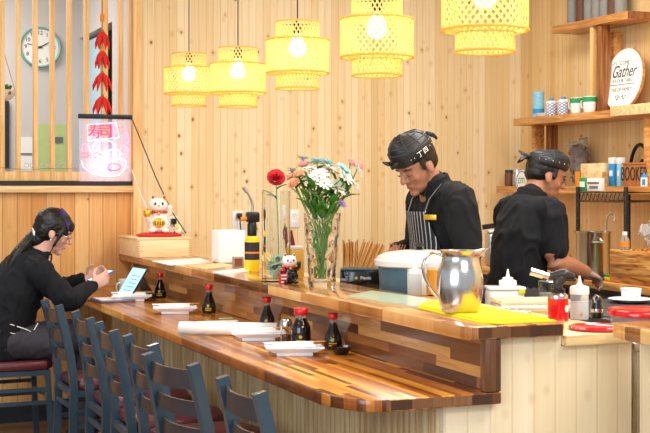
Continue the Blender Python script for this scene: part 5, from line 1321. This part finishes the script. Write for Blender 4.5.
def head(mb, F, fem=False):
    def el(c, r, rot=None): mb.ball((0, 0, 0), 1, (1, 1, 1), F @ Matrix.Translation(c) @ (rot or Matrix()) @ Matrix.Diagonal((*r, 1)), 24, 16)
    el((-.008, 0, .032), (.096, .076, .088)); el((.022, 0, -.018), (.068, .064, .082)); el((.03, 0, -.07), (.052, .05 if not fem else .045, .042))
    el((.066, 0, -.098), (.022, .024, .018)); el((.074, 0, .026), (.018, .05, .012)); el((.05, .036, -.028), (.028, .022, .024)); el((.05, -.036, -.028), (.028, .022, .024))
    el((.076, 0, -.062), (.015, .022, .016))
    P = lambda *q: F @ V(q)
    mb.loft([P(.082, 0, .014), P(.098, 0, -.006), P(.108, 0, -.028)], [(.009, .008), (.010, .01), (.014, .011)], F.to_3x3() @ V((0, 1, 0)), 12)
    for s_ in (1, -1):
        el((-.006, s_ * .076, -.012), (.019, .009, .032), RX(s_ * 12) @ RY(-12)); el((.095, s_ * .012, -.032), (.009, .007, .007))
def person(name, label, loc_, rz, J, H0, skin, girth=.97, head_s=1.0, fem=False, hands=(), arm=1.0):
    t = thing(name, label, 'person', loc_, rz)
    F = head_frame(*H0) @ Matrix.Scale(head_s, 4)
    mb = MB(); g = girth; side = (0, 1, 0)
    mb.loft([J['pelvis'], J['waist'], J['chest'], J['upper'], J['neck']], [(.14 * g, .095 * g), (.125 * g, .085 * g), (.14 * g, .095 * g), (.13 * g, .07 * g), (.054, .054)], side, 24, sub=4)
    hc = F @ V((-.02, 0, -.05)); nb = V(J['neck'])
    mb.loft([nb - V((0, 0, .05)), nb.lerp(hc, .5), hc], [(.064, .064), (.054, .056), (.054, .056)], side, 20, sub=3)
    head(mb, F, fem)
    for s_ in ('l', 'r'):
        sh, eb, wr = V(J['sh_' + s_]), V(J['el_' + s_]), V(J['wr_' + s_])
        mb.loft([V(J['upper']).lerp(sh, .5), sh, sh.lerp(eb, .5), eb, eb.lerp(wr, .35), wr], [(.05, .045), (.046, .046), (.042 * arm, .041 * arm), (.037 * arm, .037 * arm), (.038 * arm, .037 * arm), (.026 * arm, .024 * arm)], (0, 0, 1), 16, sub=3)
        hp, kn, an, toe = V(J['hp_' + s_]), V(J['kn_' + s_]), V(J['an_' + s_]), V(J['toe_' + s_])
        mb.loft([hp, hp.lerp(kn, .5), kn, kn.lerp(an, .4), an], [(.088 * g, .085 * g), (.078, .074), (.056, .054), (.052, .05), (.036, .038)], side, 18, sub=3)
        mb.loft([an + V((-.03, 0, -.03)), an + V((.05, 0, -.04)), toe], [(.035, .03), (.04, .028), (.036, .02)], side, 12)
    for (w, d, pn, sd, cu) in hands: hand(mb, w, d, pn, sd, cu, .98)
    body = finish('body', fuse(mb, .0052, 3), skin, t, ang=0)
    return t, F, body
def garment(t, name, m, parts, vox=.008, it=5, wr=.006, wf=11, seed=0):
    mb = MB()
    for pts, rad, side in parts: mb.loft([V(p) for p in pts], rad, side, 20, sub=3)
    return finish(name, fuse(mb, vox, it, wr, wf, seed), m, t, ang=0)
def face_bits(body, F, brow=True):
    P = lambda *q: F @ V(q); R3 = F.to_3x3().to_4x4()
    for s_ in (1, -1):
        MB().ball(P(.081, s_ * .031, -.007), .0094, (.7, 1.3, .26), R3).build('eye', 'eye_white', body)
        MB().ball(P(.0865, s_ * .031, -.0085), .004, (.5, 1, .5), R3).build('pupil', 'eye_dark', body)
        MB().tube([P(.084, s_ * .017, -.003), P(.0925, s_ * .03, -.0035), P(.082, s_ * .046, -.005)], .0014, 6).build('eyelid', 'hair_black', body)
        if brow: MB().tube([P(.091, s_ * .014, .019), P(.092, s_ * .03, .025), P(.078, s_ * .05, .02)], [.0022, .0034, .0015], 6).build('eyebrow', 'hair_black', body)
    MB().loft([P(.080, -.019, -.0655), P(.0915, 0, -.063), P(.080, .019, -.0655)], [(.001, .002), (.004, .0045), (.001, .002)], F.to_3x3() @ V((0, 0, 1)), 10, sub=3).build('lips', 'lips', body)
# ---- older cook, facing the counter
J = dict(pelvis=(-.01, 0, .93), waist=(-.01, 0, 1.06), chest=(.0, 0, 1.2), upper=(.01, 0, 1.325), neck=(.045, 0, 1.40),
         sh_l=(.015, .18, 1.325), el_l=(.0, .245, 1.07), wr_l=(.19, .19, 1.03), sh_r=(.015, -.18, 1.325), el_r=(-.0, -.25, 1.09), wr_r=(.165, -.14, 1.11),
         hp_l=(0, .09, .88), kn_l=(.02, .1, .48), an_l=(0, .1, .09), toe_l=(.13, .11, .035), hp_r=(0, -.09, .88), kn_r=(.02, -.1, .48), an_r=(0, -.1, .09), toe_r=(.13, -.11, .035))
t, F, body = person('cook', 'older cook in black shirt and black cap looking down behind the flowers', (2.62, 5.10, 0), PI, J, ((.135, .01, 1.487), math.radians(16), math.radians(30)), 'skin_chef',
    hands=[((.19, .19, 1.03), (.9, -.2, -.25), (-.1, -.2, -1), (0, -1, 0), 1.1), ((.165, -.14, 1.11), (.8, .5, -.25), (0, .2, -1), (0, 1, 0), 1.1)])
face_bits(body, F)
TP = [J['pelvis'], J['waist'], J['chest'], J['upper'], V(J['neck']) - V((.005, 0, .012))]
garment(t, 'shirt', 'black_cloth', [(TP, [(.168, .128), (.155, .12), (.168, .126), (.16, .100), (.076, .074)], (0, 1, 0)),
    ((V(J['upper']).lerp(V(J['sh_l']), .4), J['sh_l'], V(J['sh_l']).lerp(V(J['el_l']), .5), J['el_l'], V(J['el_l']).lerp(V(J['wr_l']), .4), V(J['el_l']).lerp(V(J['wr_l']), .85)), [(.08, .075), (.078, .075), (.068, .064), (.058, .056), (.052, .05), (.042, .04)], (0, 0, 1)),
    ((V(J['upper']).lerp(V(J['sh_r']), .4), J['sh_r'], V(J['sh_r']).lerp(V(J['el_r']), .5), J['el_r'], V(J['el_r']).lerp(V(J['wr_r']), .4), V(J['el_r']).lerp(V(J['wr_r']), .85)), [(.08, .075), (.078, .075), (.068, .064), (.058, .056), (.052, .05), (.042, .04)], (0, 0, 1))], wr=.010, wf=7)
nb = V(J['neck'])
MB().lathe([(.064, -.02), (.078, -.012), (.074, .028), (.066, .034), (.062, .01)], (nb.x + .0, 0, nb.z), 28, RY(22)).build('collar', 'black_cloth', t)
for s_ in (1, -1): MB().prism([(0, 0), (.05, .012 * s_), (.06, .05 * s_), (.012, .05 * s_)], 0, .005, Matrix.Translation((nb.x + .045, 0, nb.z + .0)) @ RY(62)).build('collar_tip', 'black_cloth', t)
# striped apron bib following the chest
mb = MB(); rows = []
for i in range(13):
    z = .95 + .335 * i / 12; row = []
    for j in range(11):
        a = math.radians(-52 + 104 * j / 10) * (1 - .45 * max(0, (i - 6) / 6)); ry, rx = .182, .142
        cx = (-.01 if z < 1.15 else -.01 + (z - 1.15) * .12)
        row.append(mb.bm.verts.new((cx + rx * math.cos(a) + .004, ry * math.sin(a), z)))
    rows.append(row)
for A, B in zip(rows, rows[1:]):
    for j in range(10): mb.bm.faces.new([A[j], A[j + 1], B[j + 1], B[j]])
mb.build('apron', 'apron_stripe', t).modifiers.new('s', 'SOLIDIFY').thickness = .003
for s_ in (1, -1): MB().band([V((.135, .075 * s_, 1.27)), V((.11, .085 * s_, 1.34)), V((.05, .08 * s_, 1.405))], .004, .018, up=(1, 0, .3)).build('apron_strap', 'apron_stripe', t)
mt = Matrix.Translation((.122, .115, 1.262)) @ RZ(38) @ RY(90)
MB().box((-.011, -.03, 0), (.011, .03, .004), bev=.001).xf(mt).build('name_tag', 'gold', t)
garment(t, 'trousers', 'grey_cloth', [((J['hp_' + k], V(J['hp_' + k]).lerp(V(J['kn_' + k]), .5), J['kn_' + k], V(J['kn_' + k]).lerp(V(J['an_' + k]), .5), J['an_' + k]), [(.105, .11), (.095, .095), (.078, .078), (.072, .072), (.065, .065)], (0, 1, 0)) for k in 'lr'], vox=.012)
for k in 'lr':
    a_ = V(J['an_' + k]); MB().loft([a_ + V((-.04, 0, -.045)), a_ + V((.04, 0, -.05)), V(J['toe_' + k]) + V((.01, 0, .005))], [(.045, .042), (.048, .038), (.042, .03)], (0, 1, 0), 14, sub=3).build('shoe', 'leather_black', t)
def hair_back(t, F, name='hair', dy=.0):
    mb = MB(); mb.ball((0, 0, 0), 1, (1, 1, 1), F @ Matrix.Translation((-.020, 0, .034)) @ Matrix.Diagonal((.090, .0785, .088, 1)), 28, 20)
    mb.ball((0, 0, 0), 1, (1, 1, 1), F @ Matrix.Translation((-.046, 0, -.002)) @ Matrix.Diagonal((.060, .068, .056, 1)), 24, 16)
    for s_ in (1, -1): mb.loft([F @ V((.022, s_ * .07, .04)), F @ V((.024, s_ * .074, .0)), F @ V((.02, s_ * .072, -.012))], [(.014, .006), (.012, .005), (.008, .003)], F.to_3x3() @ V((1, 0, 0)), 10)
    return finish(name, fuse(mb, .005, 2, .002, 60), 'hair_black', t, ang=0)
hair_back(t, F)
def cap(t, F, tall, tilt, marks):
    G_ = F @ Matrix.Translation((.0, 0, .045)) @ RY(tilt)
    def pt(r, z, a, top=0):
        k = max(0, (z / tall - .05) / .05); lat = .89 * (1 - .38 * min(1, k)); fw = 1.09 * (1 - .10 * min(1, k)) 
        return G_ @ V((r * fw * math.cos(a) - .004, r * lat * math.sin(a), z + (.010 * math.cos(a) * tall if z > .03 else 0)))
    def ring_prof(prof, name, m, par, seg=56, pleat=0):
        mb = MB(); rings = []
        for r, z in prof: rings.append([mb.bm.verts.new(pt(r, z, 2 * PI * k / seg)) for k in range(seg)])
        for A, B in zip(rings, rings[1:]):
            for k in range(seg): mb.bm.faces.new([A[k], A[(k + 1) % seg], B[(k + 1) % seg], B[k]])
        mb.bm.faces.new(rings[-1]); mb.bm.faces.new(rings[0][::-1]); return mb.build(name, m, par, ang=45)
    cp = [(.088, .0), (.093, .03), (.095, .05 * tall), (.0945, .062 * tall), (.091, .075 * tall), (.084, .088 * tall), (.070, .099 * tall), (.045, .107 * tall), (.015, .110 * tall)]
    crown = ring_prof(cp, 'cap', 'leather_black', t)
    bd = ring_prof([(.0915, -.004), (.0965, .0), (.0985, .022), (.0985, .044), (.0955, .048)], 'cap_band', 'leather_black', crown)
    for r, z, w in ((.0965, .05, .0026), (.0925, .075 * tall, .0022), (.0715, .099 * tall, .0022)):
        MB().tube([pt(r, z, 2 * PI * k / 40) for k in range(40)], w, 6, closed=True).build('piping', 'cap_piping', crown)
    for a0 in (50, 90, 130, -50, -90, -130):
        MB().tube([pt(r + .001, z + .001, math.radians(a0)) for r, z in cp[2:8]], .0018, 6).build('seam', 'cap_piping', crown)
    return G_, crown, bd
G_, crown, bd = cap(t, F, 1.0, 4, True)
MB().loft([G_ @ V((.106, -.015, .028)), G_ @ V((.122, .0, .026)), G_ @ V((.106, .015, .028))], [(.01, .008), (.016, .011), (.01, .008)], (0, 0, 1), 12, sub=3).build('knot', 'leather_black', crown)
for s_ in (1, -1): MB().loft([G_ @ V((.116, s_ * .006, .03)), G_ @ V((.132, s_ * .014, .046)), G_ @ V((.145, s_ * .02, .062))], [(.006, .004), (.011, .004), (.004, .002)], G_.to_3x3() @ V((1, 0, .3)), 8, sub=2).build('knot_tail', 'leather_black', crown)
MB().loft([G_ @ V((-.106, .02, .05)), G_ @ V((-.122, .035, .03)), G_ @ V((-.13, .04, .005))], [(.008, .004), (.01, .004), (.006, .003)], (0, 0, 1), 8, sub=2).build('back_tail', 'leather_black', crown)
for ch_, ang_ in (('丁', 74), ('四', 92)):
    a = math.radians(ang_); pos = V((.0995 * 1.09 * math.cos(a) - .004, .0998 * .89 * math.sin(a), .023)); nn = V((math.cos(a) / 1.09, math.sin(a) / .89, 0)).normalized(); tx = V((0, 0, 1)).cross(nn)
    me = text_mesh(ch_, .03, G_ @ basis(pos + nn * .0015, tx, (0, 0, 1)), ext=.0006); me.materials.clear(); finish('embroidery', me, 'white_paper', bd, smooth=False)
for ang_ in (48, 58, 112, 126):
    a = math.radians(ang_); MB().ball(G_ @ V((.0995 * 1.09 * math.cos(a) - .004, .0995 * .89 * math.sin(a), .022)), .0028, u=10, v=8).build('stud', 'steel', bd)
# ---- younger cook, back turned
J = dict(pelvis=(-.09, 0, .89), waist=(-.08, 0, 1.03), chest=(-.055, 0, 1.15), upper=(-.025, 0, 1.275), neck=(.005, 0, 1.345),
         sh_l=(-.01, .16, 1.27), el_l=(.06, .22, 1.03), wr_l=(.28, .13, 1.0), sh_r=(-.01, -.16, 1.27), el_r=(-.02, -.205, 1.03), wr_r=(.205, -.165, .975),
         hp_l=(-.10, .09, .83), kn_l=(-.05, .1, .46), an_l=(-.08, .1, .09), toe_l=(.05, .11, .035), hp_r=(-.10, -.09, .83), kn_r=(-.05, -.1, .46), an_r=(-.08, -.1, .09), toe_r=(.05, -.11, .035))
t, F, body = person('cook', 'younger cook in black short sleeved shirt and black cap with his back turned', (3.32, 5.53, 0), math.radians(10), J, ((.095, 0, 1.447), math.radians(-22), math.radians(18)), 'skin_man', girth=.9, arm=1.3,
    hands=[((.28, .13, .99), (.9, -.3, -.4), (-.1, -.2, -1), (0, -1, 0), 1.0), ((.205, -.165, .975), (.95, .12, -.30), (0, .25, -1), (0, 1, 0), .8)])
face_bits(body, F)
TP = [V(J['pelvis']) + V((0, 0, -.03)), J['waist'], J['chest'], J['upper'], V(J['neck']) - V((.005, 0, .012))]
def slv(k): return ((V(J['upper']).lerp(V(J['sh_' + k]), .4), J['sh_' + k], V(J['sh_' + k]).lerp(V(J['el_' + k]), .45), V(J['sh_' + k]).lerp(V(J['el_' + k]), .76)), [(.072, .068), (.07, .067), (.066, .063), (.064, .06)], (0, 0, 1))
garment(t, 'shirt', 'navy_cloth', [(TP, [(.165, .122), (.152, .12), (.162, .125), (.152, .10), (.074, .072)], (0, 1, 0)), slv('l'), slv('r')], wr=.011, wf=7, seed=5)
nb = V(J['neck'])
MB().lathe([(.064, -.02), (.078, -.012), (.074, .024), (.067, .03), (.062, .01)], (nb.x, 0, nb.z), 28, RY(18)).build('collar', 'black_cloth', t)
garment(t, 'trousers', 'grey_cloth', [((J['hp_' + k], V(J['hp_' + k]).lerp(V(J['kn_' + k]), .5), J['kn_' + k], V(J['kn_' + k]).lerp(V(J['an_' + k]), .5), J['an_' + k]), [(.105, .11), (.095, .095), (.078, .078), (.072, .072), (.065, .065)], (0, 1, 0)) for k in 'lr'], vox=.012)
for k in 'lr':
    a_ = V(J['an_' + k]); MB().loft([a_ + V((-.04, 0, -.045)), a_ + V((.04, 0, -.05)), V(J['toe_' + k]) + V((.01, 0, .005))], [(.045, .042), (.048, .038), (.042, .03)], (0, 1, 0), 14, sub=3).build('shoe', 'leather_black', t)
mb = MB(); hand(mb, (.205, -.165, .975), (.95, .12, -.30), (0, .25, -1), (0, 1, 0), .8, 1.09); finish('glove', fuse(mb, .005, 2, .002, 40), 'film_plastic', t, ang=0)
hair_back(t, F)
G_, crown, bd = cap(t, F, .78, -6, False)
MB().loft([G_ @ V((-.108, -.015, .03)), G_ @ V((-.122, .0, .028)), G_ @ V((-.108, .015, .03))], [(.01, .008), (.017, .012), (.01, .008)], (0, 0, 1), 12, sub=3).build('knot', 'leather_black', crown)
for s_, zz in ((1, .05), (-1, .0), (.3, -.012)): MB().loft([G_ @ V((-.118, s_ * .006, .03)), G_ @ V((-.138, s_ * .02, (zz + .03) / 2)), G_ @ V((-.155, s_ * .03, zz))], [(.006, .004), (.011, .004), (.004, .002)], G_.to_3x3() @ V((1, 0, .3)), 8, sub=2).build('knot_tail', 'leather_black', crown)
for ang_ in (-40, -58, -76, -94, -112, -130):
    a = math.radians(ang_); MB().ball(G_ @ V((.0995 * 1.09 * math.cos(a) - .004, .0995 * .89 * math.sin(a), .024)), .003, u=10, v=8).build('stud', 'steel', bd)
# ---- seated woman
J = dict(pelvis=(-.04, 0, .575), waist=(-.03, 0, .68), chest=(.025, 0, .83), upper=(.095, 0, .95), neck=(.16, 0, 1.03),
         sh_l=(.125, .16, .955), el_l=(.27, .24, .82), wr_l=(.43, .09, .885), sh_r=(.125, -.16, .955), el_r=(.275, -.215, .80), wr_r=(.43, -.075, .862),
         hp_l=(-.01, .09, .58), kn_l=(.40, .11, .57), an_l=(.40, .1, .1), toe_l=(.53, .11, .04), hp_r=(-.01, -.09, .58), kn_r=(.40, -.11, .57), an_r=(.40, -.1, .1), toe_r=(.53, -.11, .04))
t, F, body = person('seated_woman', 'seated woman in black jacket with dark ponytail looking at her phone', (1.02, 6.98, 0), 0, J, ((.235, -.0, 1.152), math.radians(-8), math.radians(22)), 'skin_woman', girth=.95, fem=True, head_s=.97,
    hands=[((.43, .09, .885), (.8, -.35, .42), (.1, -1, .1), (.2, 0, 1), .75), ((.43, -.075, .862), (.85, .22, .42), (.1, 1, .2), (.2, 0, 1), .75)])
face_bits(body, F)
TP = [V(J['pelvis']) + V((0, 0, -.0)), J['waist'], J['chest'], J['upper'], V(J['neck']) - V((.005, 0, .018))]
def slv(k): return ((V(J['upper']).lerp(V(J['sh_' + k]), .4), J['sh_' + k], V(J['sh_' + k]).lerp(V(J['el_' + k]), .5), J['el_' + k], V(J['el_' + k]).lerp(V(J['wr_' + k]), .5), V(J['el_' + k]).lerp(V(J['wr_' + k]), .93)), [(.07, .07), (.072, .07), (.064, .062), (.056, .054), (.048, .046), (.036, .034)], (0, 0, 1))
jk = garment(t, 'jacket', 'navy_cloth', [(TP, [(.185, .16), (.175, .155), (.178, .155), (.16, .12), (.07, .07)], (0, 1, 0)), slv('l'), slv('r')], wr=.010, wf=8, seed=2)
MB().tube([(-.10, -.165, .70), (-.02, -.172, .685), (.06, -.168, .655), (.10, -.155, .635), (.13, -.14, .68)], .003, 6).build('zip_trim', 'white_plastic', jk)
MB().tube([(-.11, -.165, .655), (-.04, -.172, .645), (.02, -.17, .63)], .0022, 6).build('zip_trim', 'white_plastic', jk)
garment(t, 'trousers', 'grey_cloth', [(((-.07, 0, .575), (.06, 0, .58)), [(.17, .09), (.165, .085)], (0, 1, 0))] + [((J['hp_' + k], V(J['hp_' + k]).lerp(V(J['kn_' + k]), .5), J['kn_' + k], V(J['kn_' + k]).lerp(V(J['an_' + k]), .5), J['an_' + k]), [(.10, .09), (.095, .088), (.075, .075), (.065, .065), (.055, .055)], (0, 1, 0)) for k in 'lr'], vox=.01, wr=.006)
for k in 'lr':
    a_ = V(J['an_' + k]); MB().loft([a_ + V((-.04, 0, -.045)), a_ + V((.04, 0, -.05)), V(J['toe_' + k]) + V((.01, 0, .0))], [(.04, .04), (.044, .036), (.038, .028)], (0, 1, 0), 14, sub=3).build('shoe', 'leather_black', t)
mb = MB(); FE = lambda c, r: mb.ball((0, 0, 0), 1, (1, 1, 1), F @ Matrix.Translation(c) @ Matrix.Diagonal((*r, 1)), 28, 20)
FE((-.014, 0, .035), (.104, .085, .094)); FE((-.04, 0, -.005), (.075, .08, .085)); FE((-.05, 0, -.06), (.055, .062, .07)); FE((.055, 0, .062), (.042, .06, .03)); FE((.074, 0, .047), (.026, .05, .024))
for s_ in (1, -1):
    mb.loft([F @ V((.045, s_ * .066, .05)), F @ V((.04, s_ * .076, .01)), F @ V((.03, s_ * .076, -.05)), F @ V((.022, s_ * .07, -.12))], [(.016, .008), (.013, .007), (.008, .006), (.004, .003)], F.to_3x3() @ V((1, 0, 0)), 10, sub=3)
q = F @ V((-.095, -.01, -.05))
mb.loft([F @ V((-.05, 0, -.02)), q, q + V((-.045, -.03, -.05)), q + V((-.11, -.06, -.12)), q + V((-.15, -.07, -.22)), q + V((-.16, -.06, -.29))], [(.05, .045), (.024, .024), (.03, .028), (.034, .026), (.026, .018), (.008, .006)], (0, 1, 0), 16, sub=4)
hr = finish('hair', fuse(mb, .0055, 3, .003, 50), 'hair_black', t, ang=0)
mb = MB()
for k in range(12):
    y = -.075 + .0125 * k; mb.tube([F @ V((-.01 + .008 * i * 1.3 + .0, y, .133 - 6.2 * y * y - .0011 * i * i)) for i in range(9)], [.004] * 8 + [.001], 6)
mb.build('dyed_strands', 'hair_dyed', hr)
MB().tube([q + V((.0, .028 * math.cos(a), .028 * math.sin(a))) for a in [2 * PI * k / 16 for k in range(16)]], .009, 8, closed=True).build('scrunchie', 'petal_white', hr)
gl = MB()
for s_ in (1, -1):
    gl.tube([F @ V((.101 - .003 * abs(math.cos(a)), s_ * .033 + .021 * math.cos(a), -.006 + .018 * math.sin(a))) for a in [2 * PI * k / 20 for k in range(20)]], .0012, 6, closed=True)
    gl.tube([F @ V((.098, s_ * .054, .0)), F @ V((.05, s_ * .078, .0)), F @ V((.0, s_ * .083, -.004))], .0012, 6)
gl.tube([F @ V((.1, -.012, -.002)), F @ V((.105, 0, .002)), F @ V((.1, .012, -.002))], .0012, 6); gl.build('glasses', 'steel', body)
MB().ball(F @ V((.0, -.088, -.045)), .005, u=10, v=8).build('earring', 'white_gloss', body)
p = W(113, 272.5, 6.93)
t = thing('smartphone', 'smartphone in blue case held up in the woman\'s hands', 'phone', (1.505, 6.965, .908), math.radians(10))
mt = RX(0) @ RY(-22) @ RZ(0)
MB().box((-.07, -.036, -.004), (.07, .036, .004), bev=.003).xf(mt).build('body', 'blue_phone', t); MB().box((-.065, -.033, .0041), (.065, .033, .0048)).xf(mt).build('screen', 'screen', t)
